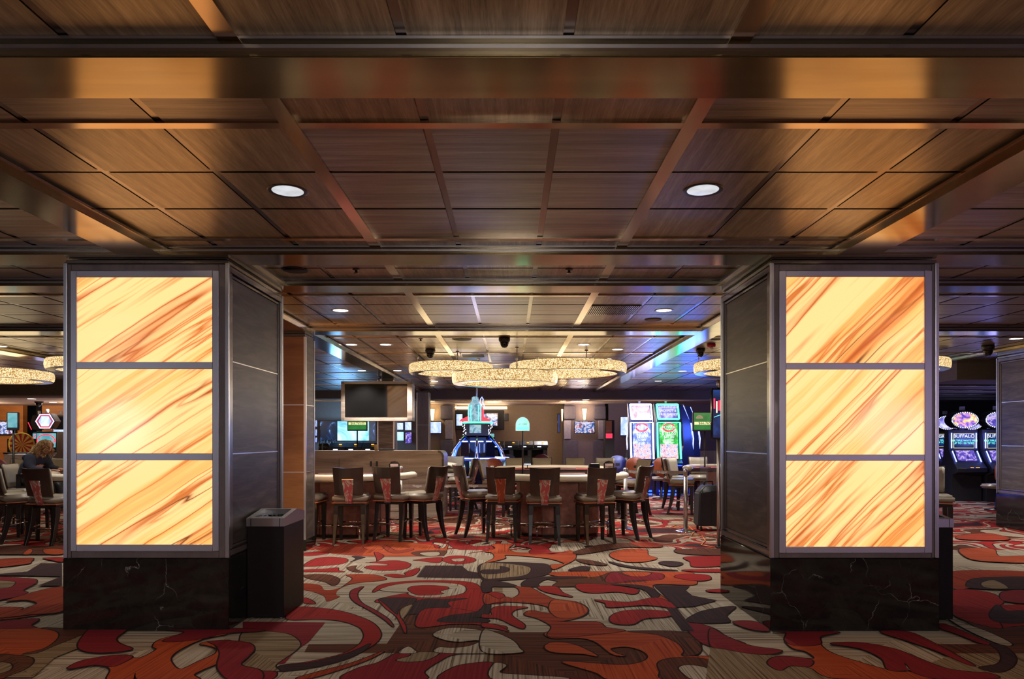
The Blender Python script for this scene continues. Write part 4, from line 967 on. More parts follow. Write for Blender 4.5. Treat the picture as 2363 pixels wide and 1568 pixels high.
# ------------------------------------------------------------------ wood counter
Yc = 13.3
a, b = at(1024, 1195, Yc), at(725, 1041, Yc)
e = empty('wood_counter', (-2.6, Yc, 0), 0, 'long grey-brown wood counter with a rounded end behind the card tables', 'counter')
xr = at(1024, 0, Yc).x+2.6; H = at(0, 1041, Yc).z; r = .11
prof = [(-1.6, 0), (xr, 0), (xr, H-r)]+[(xr-r+r*math.cos(i*PI/16), H-r+r*math.sin(i*PI/16)) for i in range(1, 9)]+[(-1.6, H)]
m = MB(); m.prism(prof, 'y', 0, .82); m.build('body', 'counter_wood', e)
m = MB(); q = .035
prof2 = [(xr+.002-q, .0), (xr+.004, 0), (xr+.004, H-r)]+[(xr-r+(r+.004)*math.cos(i*PI/16), H-r+(r+.004)*math.sin(i*PI/16)) for i in range(1, 9)]+[(xr-r, H-.03)]+[(xr-r+(r-q)*math.cos(i*PI/16), H-r+(r-q)*math.sin(i*PI/16)) for i in range(8, -1, -1)]
m.prism(prof2, 'y', -.006, 0); m.build('edge_band', 'column_wood', e)
for u0, u1, hx in ((784, 862.5, 856.6), (864, 943, 870)):
    A, C = at(u0, 1090, Yc), at(u1, 1057, Yc)
    d = B(A.x+2.6, C.x+2.6, -.012, 0, .12, C.z).build('door', 'counter_wood', e, .003, 1)
    Hh = at(hx, 1071, Yc)
    h = B(Hh.x+2.6-.022, Hh.x+2.6+.022, -.017, -.012, Hh.z-.05, Hh.z+.05).build('handle', 'paper_white', d)
    B(Hh.x+2.6-.011, Hh.x+2.6+.011, -.019, -.017, Hh.z-.04, Hh.z+.04).build('recess', 'letter_black', h) if False else None
    h.data.materials[0] = MATS['black_plastic']
e = empty('paper_cup', (at(868, 0, 13.6).x, 13.6, H), 0, 'brown paper cup on the wood counter', 'cup')
MB().lathe([(.032, 0), (.045, .12), (.042, .12), (.03, .01)], 0, 0, 16).build('cup_body', 'kraft', e)
tag(B(at(876, 0, 13.6).x, at(908, 0, 13.6).x, 13.5, 13.75, H, H+.03).build('flat_box', 'black_plastic', None, .005), 'flat black box lying on the wood counter', 'box')
# ------------------------------------------------------------------ big blank screen box
Yt = 15.4
A, C = at(787, 972, Yt), at(951, 880.5, Yt)
e = empty('screen_box', ((A.x+C.x)/2, Yt, 0), 0, 'big blank dark screen in a wood box high above the counter', 'screen')
w, d = (C.x-A.x)/2, .42; e.rotation_euler = (0, 0, math.radians(.3))
m = MB(); z0, z1, tk = A.z, C.z, .085
m.box(-w, w, 0, d, z0, z0+tk*.9).box(-w, w, 0, d, z1-tk*.7, z1).box(-w, -w+tk, 0, d, z0, z1).box(w-tk*1.3, w, 0, d, z0, z1).box(-w, w, d-.03, d, z0, z1)
m.build('box', 'counter_wood', e)
sc_ = MB().add([(-w+tk, .012, z0+tk*.9), (w-tk*1.3, .012+.0, z0+tk*.9), (w-tk*1.3, -.008, z1-tk*.7), (-w+tk, -.008, z1-tk*.7), (-w+tk, .05, z0+tk*.9), (w-tk*1.3, .05, z0+tk*.9), (w-tk*1.3, .05, z1-tk*.7), (-w+tk, .05, z1-tk*.7)], [(0, 1, 2, 3), (7, 6, 5, 4), (0, 4, 5, 1), (1, 5, 6, 2), (2, 6, 7, 3), (3, 7, 4, 0)]).build('blank_screen', 'tv_gloss', e)
B(-.06, .06, .3, .6, z1-.06, z1-.03).tube([(.0, .5, z1-.04), (.0, .5, 2.95)], .03, 8).build('ceiling_mount', 'steel', e)

# ------------------------------------------------------------------ ring chandeliers
def chandelier(x, y, R, zb, zt, label, group='crystal ring chandeliers'):
    e = empty('ring_chandelier', (x, y, 0), 0, label, 'chandelier', group)
    w = .14; n = 64; zt += .04; m = MB(); prof = [(R-w, zb+.01), (R-w-.018, zb+.03), (R-w-.022, (zb+zt)/2), (R-w-.012, zt-.01)]
    po = [(R+.0, zb+.005), (R+.020, zb+.03), (R+.028, (zb+zt)/2), (R+.020, zt-.03), (R, zt-.005)]
    for pr in (prof, po):
        vs = []; k = len(pr)
        for i in range(n):
            for rr, z in pr: vs.append((rr*math.cos(2*PI*i/n), rr*math.sin(2*PI*i/n), z))
        m.add(vs, [(i*k+j, ((i+1) % n)*k+j, ((i+1) % n)*k+j+1, i*k+j+1) for i in range(n) for j in range(k-1)], True)
    m.build('crystal_band', 'crystal', e)
    m = MB(); 
    for z, zz_ in ((zb, zb+.012), (zt-.012, zt)):
        vs = []
        for i in range(n):
            c, s_ = math.cos(2*PI*i/n), math.sin(2*PI*i/n)
            vs += [((R-w)*c, (R-w)*s_, z), ((R+.002)*c, (R+.002)*s_, z), ((R+.002)*c, (R+.002)*s_, zz_), ((R-w)*c, (R-w)*s_, zz_)]
        m.add(vs, [(4*i+j, 4*((i+1) % n)+j, 4*((i+1) % n)+(j+1) % 4, 4*i+(j+1) % 4) for i in range(n) for j in range(4)])
    m.build('metal_rim', 'bronze_dark', e)
    for k in range(3):
        a = 2*PI*k/3+PI/6+.25
        MB().tube([((R-w/2)*math.cos(a), (R-w/2)*math.sin(a), zt), ((R-w/2)*math.cos(a), (R-w/2)*math.sin(a), ZC-.01)], .009, 8).lathe([(.03, ZC-.02), (.03, ZC-.001)], (R-w/2)*math.cos(a), (R-w/2)*math.sin(a), 12).build('hanging_rod', 'steel', e)
    l = bpy.data.lights.new('chandelier_light', 'POINT'); l.energy = 32; l.color = (1, .80, .48); l.shadow_soft_size = .7
    o = bpy.data.objects.new('chandelier_light', l); COL.objects.link(o); o.parent = e; o.location = (0, 0, zb-.10)
    return e
chandelier(at(1041, 0, 12.4).x, 12.4, .72, 2.645, 2.785, 'smallest crystal ring chandelier of the middle cluster, overlapping on its left')
chandelier(at(1165, 0, 12.0).x, 12.0, .88, 2.435, 2.585, 'lowest crystal ring chandelier of the middle cluster, hung in front')
chandelier(at(1310, 0, 12.5).x, 12.5, 1.02, 2.65, 2.80, 'widest crystal ring chandelier of the middle cluster')
chandelier(4.17, 12.2, .93, 2.65, 2.80, 'crystal ring chandelier peeping out left of the right lit column')
chandelier(6.53, 12.0, .86, 2.66, 2.80, 'crystal ring chandelier sliver right of the right lit column')
chandelier(-7.0, 12.1, .90, 2.66, 2.80, 'crystal ring chandelier sliver at the left side of the first lit column')
chandelier(-9.15, 12.3, .90, 2.52, 2.66, 'crystal ring chandelier cut off by the left edge of the picture')

# ------------------------------------------------------------------ ceiling fittings
def downlight(u, v, big, label, z=ZC, watts=0, r=.085):
    Y = (z-EYE)*F/(CY-v); p = at(u, v, Y); e = empty('downlight', (p.x, Y, z), 0, label, 'downlight', 'round recessed downlights')
    MB().lathe([(r, -.0005), (r+.022, -.004), (r+.026, -.001), (r+.026, 0), (r, 0)], 0, 0, 28).build('rim', 'black_metal' if big else 'steel_dim', e)
    m = MB().lathe([(r, -.001), (r*.98, -.0015), (0, -.0018)], 0, 0, 28); m.build('lamp_face', 'lamp_disc_dim' if big else 'lamp_disc', e)
    if watts: spot(p.x, Y, z-.012, watts, r=r)
DL = [(664, 441, 'near the first lit column'), (1622, 439, 'near the second lit column')]
for u, v, lb in DL: downlight(u, v, True, 'large pale downlight in the front ceiling bay, %s' % lb, watts=60, r=.092)
L2 = [(786, 717, 'in the second bay above the slim bronze column'), (1532, 717, 'in the second bay by the wide air grille'),
      (811, 796, 'smaller of a pair above the blank screen box'), (890, 796, 'larger of a pair above the blank screen box'),
      (1347, 796, 'above the widest ring chandelier'), (1425, 807, 'beside the blue-lit beam'), (1400, 829, 'just above the right end of the widest ring'),
      (917, 856, 'left of the smallest ring chandelier'), (835, 856, 'over the top edge of the blank screen box'), (1575, 857, 'in the blue-lit ceiling right of the rings'),
      (1519, 880, 'in the blue-lit ceiling over the green slot machine'), (1003, 881, 'below the smallest ring chandelier'), (1032, 903, 'above the tower slot machine'),
      (1341, 880, 'right below the widest ring chandelier'), (1312, 903, 'above the mauve pillar'), (1461, 903, 'above the blue slot machine'),
      (2345, 782, 'by the panelled column at the right edge'), (2, 800, 'at the left edge over the ring chandelier')]
for i, (u, v, lb) in enumerate(L2): downlight(u, v, False, 'bright small downlight %s' % lb, watts=300 if v < 830 else 430)
for u, v, lb in ((1259, 924, 'in the far soffit left of the mauve pillar'), (1352, 923, 'in the far soffit over the wall lamp'), (1421, 924, 'in the far soffit beside the slot machines')):
    downlight(u, v, False, 'tiny downlight %s' % lb, z=2.70, watts=300, r=.11)
for u, v, lb in ((73, 921, 'in the tan soffit at the far left'), (122, 929, 'in the tan soffit next to the first lit column')):
    downlight(u, v, False, 'tiny downlight %s' % lb, z=2.55, watts=420, r=.1)
# added spots without fixtures brightening the hall
for i, (x, y) in enumerate(((-1.6, .4), (1.6, .4), (-5, .4), (5, .4), (0, -2.6), (-4.6, 3.6), (5.4, 3.6), (0, -5), (-5.5, 7.9), (6.2, 7.9), (-6.0, 10.3), (-10.0, 15.8), (6.6, 11.6), (9.2, 15.5))):
    spot(x, y, min(ZC-.012, 2.56 if x > 8.3 and y > 13 else 9), 35 if y < 3 else (80 if y < 7 else 160), r=.09)
def cpos(u, v, z=ZC):
    Y = (z-EYE)*F/(CY-v); return at(u, v, Y)
def camera_dome(u, v, s, label):
    p = cpos(u, v); e = empty('dome_camera', (p.x, p.y, ZC), 0, label, 'security camera', 'black dome security cameras')
    MB().lathe([(.075*s, 0), (.085*s, -.02*s), (.08*s, -.055*s), (.065*s, -.075*s)][::-1], 0, 0, 24).build('housing', 'black_metal', e)
    MB().lathe([(0, -.155*s), (.03*s, -.15*s), (.052*s, -.125*s), (.062*s, -.09*s), (.06*s, -.07*s)], 0, 0, 24).build('dome', 'black_gloss', e)
camera_dome(993, 806, 1.0, 'black dome camera above the smallest ring chandelier')
camera_dome(1164, 779, 1.0, 'black dome camera over the gap between the ring chandeliers')
camera_dome(1617, 805, .9, 'black dome camera by the red fire strobe')
camera_dome(2280, 797, 1.1, 'black dome camera right of the second lit column')
p = cpos(90, 927, 2.55); e = empty('dome_camera', (p.x, p.y, 2.55), 0, 'small dome camera under the tan soffit', 'security camera', 'black dome security cameras')
MB().lathe([(0, -.16), (.08, -.1), (.12, 0)], 0, 0, 20).build('dome', 'black_gloss', e)
def speaker_disc(u, v, r, mat, label):
    p = cpos(u, v); e = empty('ceiling_speaker', (p.x, p.y, ZC), 0, label, 'speaker', 'flat round ceiling speakers')
    MB().lathe([(r-.006, -.006), (r, -.008), (r+.008, -.004), (r+.008, 0)], 0, 0, 32).build('ring', 'black_metal', e)
    MB().lathe([(r-.004, -.006), (0, -.007)], 0, 0, 32).build('grille', mat, e)
speaker_disc(681, 623, .11, 'vent_black', 'round dark ceiling speaker beside the first lit column')
speaker_disc(1066, 783, .14, 'vent_black', 'round dark ceiling speaker over the crystal rings')
speaker_disc(1507, 738, .10, 'plaster_tan', 'round tan ceiling speaker below the wide air grille')
speaker_disc(1655, 783, .10, 'vent_black', 'round dark ceiling speaker beside the red strobe')
def sprinkler(u, v, label):
    p = cpos(u, v); e = empty('sprinkler', (p.x, p.y, ZC), 0, label, 'sprinkler', 'small ceiling sprinklers')
    MB().lathe([(.012, -.03), (.012, -.008), (.032, -.005), (.034, 0)], 0, 0, 16).build('cup', 'bronze_dark', e)
    MB().lathe([(0, -.036), (.022, -.034), (.022, -.031)], 0, 0, 14).build('deflector', 'bronze_dark', e)
sprinkler(822, 622, 'small sprinkler in the narrow bay between the beams, on the left'); sprinkler(1313, 622, 'small sprinkler in the narrow bay between the beams, right of the middle')
sprinkler(971, 782, 'small sprinkler near the dome camera of the smallest ring')
p = cpos(1641, 794); e = empty('fire_strobe', (p.x, p.y, ZC), 0, 'red fire strobe on the ceiling beside the right lit column', 'alarm')
B(-.06, .06, -.04, .04, -.05, 0).build('box', 'red_plastic', e, .006); B(-.03, .03, -.03, .03, -.085, -.05).build('lens', 'paper_white', e, .01)
# air grille in the second bay
p0, p1 = cpos(1352, 704), cpos(1465, 727)
xa, xb = .88, 1.42; e = empty('air_grille', ((xa+xb)/2, 7.95, ZC), 0, 'wide slotted air grille in the second ceiling bay', 'vent')
B(-.29, .29, -.28, .28, -.006, -.001).build('backing', 'vent_black', e)
m = MB()
for i in range(26): m.box(-.29+.58*i/26, -.29+.58*i/26+.010, -.28, .28, -.012, -.006)
m.build('slats', 'bronze_dark', e)
for u, v, w in ((1092, 820, .5),):
    p = cpos(u, v); e = empty('air_diffuser', (p.x, p.y, ZC), 0, 'square grey air diffuser half hidden by the rings', 'vent')
    B(-w/2, w/2, -.28, .28, -.012, 0).build('frame', 'steel_dim', e); B(-w/2+.06, w/2-.06, -.2, .2, -.016, -.012).build('louvre', 'vent_black', e)

# ------------------------------------------------------------------ slot machines
def prof_curve(pts): return pts
def curved_slot(u0, u1, Y, edge, top, main, label, nums, title, group='tall curved slot machines'):
    a, b = at(u0, 1140, Y), at(u1, 930, Y); w = (b.x-a.x)/2; cx = (a.x+b.x)/2; H = b.z
    e = empty('slot_machine', (cx, Y, 0), 0, label, 'slot machine', group)
    P = [(.62, 0), (.62, .5), (.40, 1.3), (.42, 1.9), (.55, H), (.42, H), (.20, 1.95), (.155, 1.5), (.115, 1.2), (.06, .95), (-.10, .86), (-.10, .76), (.15, .70), (.2, 0)]
    m = MB(); m.prism(P, 'x', -w, w); m.build('cabinet', 'navy', e)
    def strip(z0, z1, y0, y1, bow, n=10):
        return [(0, y0+(y1-y0)*i/n-bow*math.sin(PI*i/n), z0+(z1-z0)*i/n) for i in range(n+1)]
    def curtain(x0, x1, path, d=.0):
        m = MB(); vs = []
        for _, y, z in path: vs += [(x0, y-d, z), (x1, y-d, z), (x1, y-d+.02, z), (x0, y-d+.02, z)]
        n = len(path); fs = [(0, 1, 2, 3), (4*n-1, 4*n-2, 4*n-3, 4*n-4)]
        for i in range(n-1):
            for q in range(4): fs.append((4*i+q, 4*i+4+q, 4*i+4+(q+1) % 4, 4*i+(q+1) % 4))
        return m.add(vs, fs)
    low = strip(.97, 1.93, .10, .19, .0)
    LY = lambda z: .02+.12*(z-.97)/.96+.03*math.sin(PI*(z-.97)/.96)
    low = [(0, LY(z), z) for _, y, z in low]
    s1 = curtain(-w*.74, w*.74, low, .0).build('lower_screen', main, e)
    reel = [p for p in low if p[2] < 1.36]
    curtain(-w*.70, w*.70, reel, .006).build('reel_window', 'scr_reels', s1)
    for i, tx in enumerate(nums):
        z = 1.71-.083*i; y = LY(z)-.012
        text('lettering', tx, 'white_text', s1, (0, y, z), .125-.011*i)
    MB().lathe([(0, 0), (.155, 0)], 0, 0, 24) 
    m = MB(); zc = 1.80; yc = LY(zc)
    m.tube([(.15*math.cos(2*PI*i/20), yc-.012, zc+.10*math.sin(2*PI*i/20)) for i in range(20)], .022, 6, closed=True); m.build('ring_emblem', 'neon_red', s1)
    text('lettering', title, 'white_text', s1, (0, yc-.03, zc), .10)
    up = [(0, .155+.22*(z-1.99)/(H-1.99), z) for z in [2.02+(H-2.05)*i/6 for i in range(7)]]
    s2 = curtain(-w*.74, w*.74, up, .03).build('upper_screen', top, e)
    if top == 'scr_violet':
        for i, tx in enumerate(('GUARANTEED', 'JACKPOT &', 'FREE GAMES!')): text('lettering', tx, 'white_text', s2, (0, .235-.042*i, 2.34-.10*i), .085)
    # neon outline
    m = MB()
    for sx in (-1, 1):
        m.tube([(sx*w*.92, p[1]-.02, p[2]) for p in low], .024, 8)
        m.tube([(sx*w*(.84+.08*(p[2]-2.0)), p[1]-.05, p[2]) for p in up], .024, 8)
    m.tube([(-w*.86, up[-1][1]-.05, up[-1][2]), (w*.86, up[-1][1]-.05, up[-1][2])], .024, 8)
    m.tube([(-w*.84, up[0][1]-.05, up[0][2]), (w*.84, up[0][1]-.05, up[0][2])], .022, 8)
    m.tube([(-w*.90, low[-1][1]-.02, low[-1][2]), (w*.90, low[-1][1]-.02, low[-1][2])], .014, 6)
    m.build('neon_outline', edge, e)
    B(-w*.86, w*.86, -.16, .04, .82, .86).build('button_deck', 'black_gloss', e, .01)
    B(-w*.3, w*.1, -.15, -.10, .862, .89).build('lit_button', 'amber_light', e)
    MB().tube([(-w*.9, -.16, .80), (w*.9, -.16, .80)], .012, 6).build('deck_glow', 'neon_deep', e)
    MB().box(-w*.8, w*.8, .05, .12, .10, .14).box(-w*.8, w*.8, .0, .06, .02, .06).build('foot_glow', 'neon_deep', e)
    MB().lathe([(.03, H), (.03, H+.035), (.036, H+.04), (.036, H+.07)], 0, .48, 12).build('beacon', 'paper_white', e)
    return e
Ys = 18.3
curved_slot(1455, 1511, Ys, 'neon_white', 'scr_pink', 'scr_blue', 'blue-violet slot machine with white neon outline, next to the green one', ('$125.00', '$20.00', '$17.00', '$7.00', '$5.00'), 'POWER')
curved_slot(1517, 1574, Ys, 'neon_green', 'scr_violet', 'scr_green', 'green-outlined curved slot machine', ('$875.00', '$175.00', '$87.00', '$43.00', '$21.00'), 'POWER')
# back of the bank and the two seen from the side
def side_slot(u, Y, rz, edge, label):
    p = at(u, 1000, Y); e = empty('slot_machine', (p.x, Y, 0), rz, label, 'slot machine', 'slot machines seen edge on')
    H = 2.42; w = .33
    P = [(.62, 0), (.62, .5), (.40, 1.3), (.42, 1.9), (.55, H), (.42, H), (.20, 1.95), (.155, 1.5), (.115, 1.2), (.06, .95), (-.10, .86), (-.10, .76), (.15, .70), (.2, 0)]
    m = MB(); m.prism(P, 'x', -w, w); m.build('cabinet', 'navy', e)
    m = MB()
    for sx in (-1, 1):
        m.tube([(sx*(w-.02), .12+.02, .98), (sx*(w-.02), .10, 1.5), (sx*(w-.02), .17, 1.93)], .016, 6); m.tube([(sx*(w-.02), .24, 2.02), (sx*(w-.02), .40, 2.40)], .016, 6)
    m.build('neon_outline', edge, e)
    B(-w*.7, w*.7, .10, .14, 1.0, 1.9).build('lower_screen', 'scr_blue', e); MB().lathe([(.03, H), (.03, H+.07)], 0, .48, 12).build('beacon', 'paper_white', e)
side_slot(1597, 19.45, math.radians(100), 'neon_blue', 'dark slot machine seen edge on beside the green one, its blue neon on the right')
side_slot(1612, 20.2, math.radians(100), 'neon_blue', 'second edge-on dark slot machine behind the first, above the jackpot counter')
side_slot(1456, 20.0, math.radians(-60), 'neon_white', 'slot machine edge just left of the blue-violet one')
# slot seats
def make_seat():
    e = empty('slot_chair', (0, 0, 0), 0, 'x', 'chair')
    pts = [(.24*math.cos(2*PI*i/24)*(1 if abs(math.cos(2*PI*i/24)) < .8 else .97), .80+.255*math.sin(2*PI*i/24)) for i in range(24)]
    pts = [(max(-.235, min(.235, x*1.12)), z) for x, z in pts]
    m = MB(); m.prism(pts, 'y', -.25, -.18); bk = m.build('backrest', 'orange_vinyl', e, .012)
    B(-.055, .055, -.256, -.25, .79, .85).build('back_slot', 'black_plastic', bk)
    B(-.23, .23, -.2, .2, .46, .55).build('seat', 'leather', e, .03, 3)
    MB().lathe([(.22, 0), (.22, .02), (.05, .035), (.035, .06), (.035, .46)], 0, 0, 20).build('pedestal', 'black_metal', e)
    return e
ST = make_seat(); fs_ = True
def seat(u, Y, rz, label, mat=None, dz=0):
    global fs_
    p = at(u, 1050, Y); c = place(ST, fs_, (p.x, Y, 0), math.radians(rz), label, 'padded slot machine seats'); fs_ = False
    if mat:
        for k in kids(c):
            if k.name.startswith('backrest'): k.data = k.data.copy(); k.data.materials[0] = MATS[mat]
seat(1526, 17.4, 0, 'orange slot seat in front of the green slot machine'); seat(1460, 17.2, 8, 'orange slot seat in front of the blue-violet slot machine')
seat(1137, 16.2, 4, 'orange slot seat in front of the tower slot machine'); seat(1422, 18.8, 0, 'blue slot seat beyond the second card table', 'blue_vinyl')
seat(1252+3, 20.3, -20, 'rose and grey seat at the far black desk', 'maroon_vinyl'); seat(1172, 20.5, 0, 'grey-violet seat right behind the tower slot machine', 'felt_grey')
seat(1050, 20.5, 0, 'grey-violet seat left of the tower slot machine', 'felt_grey')
seat(2300, 14.6, 10, 'dark orange slot seat against the panelled column'); seat(2180, 18.4, 0, 'blue slot seat right of the second lit column', 'blue_vinyl')
seat(8, 15.5, 0, 'maroon slot seat at the left edge of the picture', 'maroon_vinyl'); seat(143, 15.5, 0, 'maroon slot seat peeping by the first lit column', 'maroon_vinyl')

# tower slot machine in the middle
Yt = 17.3; p = at(1103, 0, Yt); e = empty('tower_slot_machine', (p.x, Yt, 0), 0, 'tower slot machine crowned by a neon bottle and green ring', 'slot machine')
def Z(v): return at(0, v, Yt).z
def dx(u): return at(u, 0, Yt).x-p.x
MB().lathe([(.66, .0), (.68, .5), (.74, .72), (.80, Z(1062)), (.74, Z(1057)), (.40, Z(1055))], 0, 0, 8, False).build('base_cabinet', 'navy', e)
for k in range(6):
    a = 2*PI*k/6+PI/2
    c, s_ = math.cos(a), math.sin(a)
    MB().tube([(c*.74, s_*.74, Z(1056)), (c*.66, s_*.66, Z(1036)), (c*.52, s_*.52, Z(1020)), (c*.36, s_*.36, Z(1008))], .035, 8).build('arched_rib', 'chrome', e)
    MB().tube([(c*.70, s_*.70, Z(1056)), (c*.62, s_*.62, Z(1036)), (c*.48, s_*.48, Z(1021)), (c*.33, s_*.33, Z(1009))], .018, 8).build('rib_glow', 'neon_deep', e)
MB().lathe([(.42, Z(1055)), (.42, Z(1010)), (.3, Z(1007))], 0, 0, 6, False).build('glass_core', 'black_gloss', e)
m = MB()
for q in (-.36, -.16, .02, .22): m.box(q, q+.13, -.45, -.43, Z(1020.5), Z(1018))
m.build('light_bars', 'neon_white', e)
m = MB()
for q in (-.2, -.05, .05, .16): m.box(q, q+.02, -.44, -.425, Z(1045), Z(1024))
m.build('core_stripes', 'bronze', e)
MB().lathe([(.77, Z(1058)), (.78, Z(1057)), (.77, Z(1056))], 0, 0, 40).build('deck_glow', 'neon_blue', e)
for k in range(5):
    a = -PI/2+(k-2)*.62; c, s_ = math.cos(a), math.sin(a)
    m = MB(); m.add([(c*.80-s_*-.17, s_*.80+c*-.17, Z(1063)), (c*.80-s_*.17, s_*.80+c*.17, Z(1063)), (c*.71-s_*.17, s_*.71+c*.17, Z(1078)), (c*.71-s_*-.17, s_*.71+c*-.17, Z(1078)),
                     (c*.78-s_*-.17, s_*.78+c*-.17, Z(1063)), (c*.78-s_*.17, s_*.78+c*.17, Z(1063)), (c*.69-s_*.17, s_*.69+c*.17, Z(1078)), (c*.69-s_*-.17, s_*.69+c*-.17, Z(1078))],
                    [(0, 1, 2, 3), (7, 6, 5, 4), (0, 4, 5, 1), (1, 5, 6, 2), (2, 6, 7, 3), (3, 7, 4, 0)])
    m.build('play_screen', 'scr_arc', e)
    MB().tube([(c*.82-s_*-.15, s_*.82+c*-.15, Z(1071)), (c*.82-s_*.15, s_*.82+c*.15, Z(1071))], .012, 6).build('deck_light', 'neon_cyan', e)
B(dx(1074), dx(1132), -.32, .32, Z(1007), Z(979)).build('upper_box', 'black_plastic', e, .01)
s = B(dx(1085.5), dx(1111.5), -.335, -.32, Z(1000), Z(981.5)).build('upper_screen', 'scr_arc', e)
m = MB()
random.seed(11)
for sx in (-1, 1):
    for i in range(14):
        zq = Z(982+i*1.7); MB().lathe([(0, zq-.012), (.014, zq), (0, zq+.012)], sx*random.uniform(.27, .36), -.33, 6).build('bulb', 'bulb_white', e)
MB().tube([(.36*math.cos(2*PI*i/32), .36*math.sin(2*PI*i/32), Z(976)) for i in range(32)], .022, 8, closed=True).build('green_ring', 'neon_green', e)
MB().lathe([(.34, Z(978)), (.34, Z(975))], 0, 0, 32).build('ring_plate', 'black_gloss', e)
bt = MB().lathe([(.15, Z(974)), (.17, Z(960)), (.17, Z(940)), (.12, Z(930)), (.085, Z(926)), (.085, Z(918)), (.05, Z(916))], -.07, 0, 20).build('bottle', 'scr_arc', e)
m = MB()
for x in (-.22, -.16, .02, .07): m.tube([(x, -.17, Z(972)), (x*1.05, -.18, Z(955)), (x, -.16, Z(936))], .012, 6)
m.build('bottle_neon', 'neon_cyan', bt)
m = MB()
for s_ in (-1, 1): m.prism([(-.07+s_*.14, Z(973)), (-.07+s_*.38, Z(973)), (-.07+s_*.36, Z(969)), (-.07+s_*.17, Z(961))], 'y', -.05, .05)
m.build('red_fins', 'neon_red', e)
m = MB(); m.prism([(.07, Z(966)), (.13, Z(966)), (.15, Z(950)), (.11, Z(937)), (.08, Z(945))], 'y', -.06, .02); m.build('red_panel', 'neon_red', e)
MB().tube([(.10, -.04, Z(938)), (.05, -.04, Z(930)), (.07, -.04, Z(921)), (.10, -.04, Z(917)), (.13, -.04, Z(922)), (.12, -.04, Z(930)), (.17, -.04, Z(940))], .012, 6).build('neon_swirl', 'neon_blue', e)
MB().tube([(-.03, 0, Z(917)), (-.03, 0, 2.96)], .02, 8).build('hanging_rod', 'steel', e)

# right-hand bank: oval toppers
def oval_slot(u, v_s, Y, s, label, top='scr_fire', title='BUFFALO'):
    p = at(u, 0, Y); e = empty('slot_machine', (p.x, Y, 0), -.12, label, 'slot machine', 'slot machines with oval toppers')
    w = .36*s
    P = [(.85, 0), (.85, .55), (.55, 1.05), (.47, 1.72), (.30, 1.72), (.26, 1.22), (.02, .92), (-.14, .80), (-.14, .70), (.12, .62), (.12, 0)]
    m = MB(); m.prism(P, 'x', -w, w); m.build('cabinet', 'black_plastic', e, .01)
    a = B(-w*.66, w*.66, .25, .275, 1.28, 1.62).build('upper_screen', 'scr_navy', e)
    text('lettering', title, 'white_text', a, (0, .245, 1.56), .115); 
    text('lettering', 'MULTIPLE WAYS WIN\nUP TO 120 TIMES', 'neon_cyan', a, (0, .245, 1.42), .062)
    m = MB()
    for q0, q1, z0, z1 in ((-.68, .68, 1.27, 1.28), (-.68, .68, 1.62, 1.63), (-.68, -.66, 1.27, 1.63), (.66, .68, 1.27, 1.63)): m.box(w*q0, w*q1, .245, .26, z0, z1)
    m.build('screen_border', 'sign_cream', a)
    m = MB(); m.add([(-w*.62, .045, .97), (w*.62, .045, .97), (w*.62, .235, 1.215), (-w*.62, .235, 1.215)], [(0, 1, 2, 3)]); m.add([(-w*.62, .06, .97), (w*.62, .06, .97), (w*.62, .25, 1.215), (-w*.62, .25, 1.215)], [(3, 2, 1, 0)])
    m.build('lower_screen', 'scr_purple', e)
    for sx in (-1, 1):
        MB().tube([(sx*w*.82, .25, 1.27), (sx*w*.82, .25, 1.64)], .014, 6).build('neon_edge', 'neon_blue', e); MB().tube([(sx*w*.82, .21, 1.20), (sx*w*.82, .02, .95)], .014, 6).build('neon_edge', 'neon_blue', e)
    m = MB(); m.box(-w*.1, w*.1, -.13, -.09, .805, .82).box(w*.25, w*.5, -.13, -.09, .805, .82); m.build('lit_buttons', 'amber_light', e)
    m = MB(); n = 36
    zc = 1.95; ov = [(w*.98*math.cos(2*PI*i/n), zc+.215*math.sin(2*PI*i/n)) for i in range(n)]
    m.prism(ov, 'y', .20, .50); tp = m.build('topper', 'black_gloss', e)
    m = MB(); m.prism([(x*.80, zc+(z-zc)*.80) for x, z in ov], 'y', .185, .20); m.build('topper_screen', top, tp)
    m = MB()
    for i in range(n): 
        x, z = w*.86*math.cos(2*PI*i/n), zc+.185*math.sin(2*PI*i/n); B(x-.009, x+.009, .185, .20, z-.009, z+.009).build('bulb', 'bulb_white', tp)
    B(-.05, .05, .3, .36, 2.19, 2.28).build('beacon', 'grey_plastic', e); B(-.06, .06, .36, .44, 1.7, 1.76).build('topper_neck', 'black_metal', e)
    return e
oval_slot(2237, 0, 16.6, .94, 'slot machine with the fiery oval topper, in full view right of the lit column')
oval_slot(2316, 0, 16.4, .9, 'slot machine with the oval topper, half cut off by the panelled column', 'scr_purple')
oval_slot(2194, 0, 19.4, .88, 'slot machine with violet oval topper, in the rear row by the lit column', 'scr_violet', 'GRAND')
oval_slot(2252, 0, 19.6, .88, 'slot machine with violet oval topper, rear row behind the fiery one', 'scr_violet', 'GRAND')
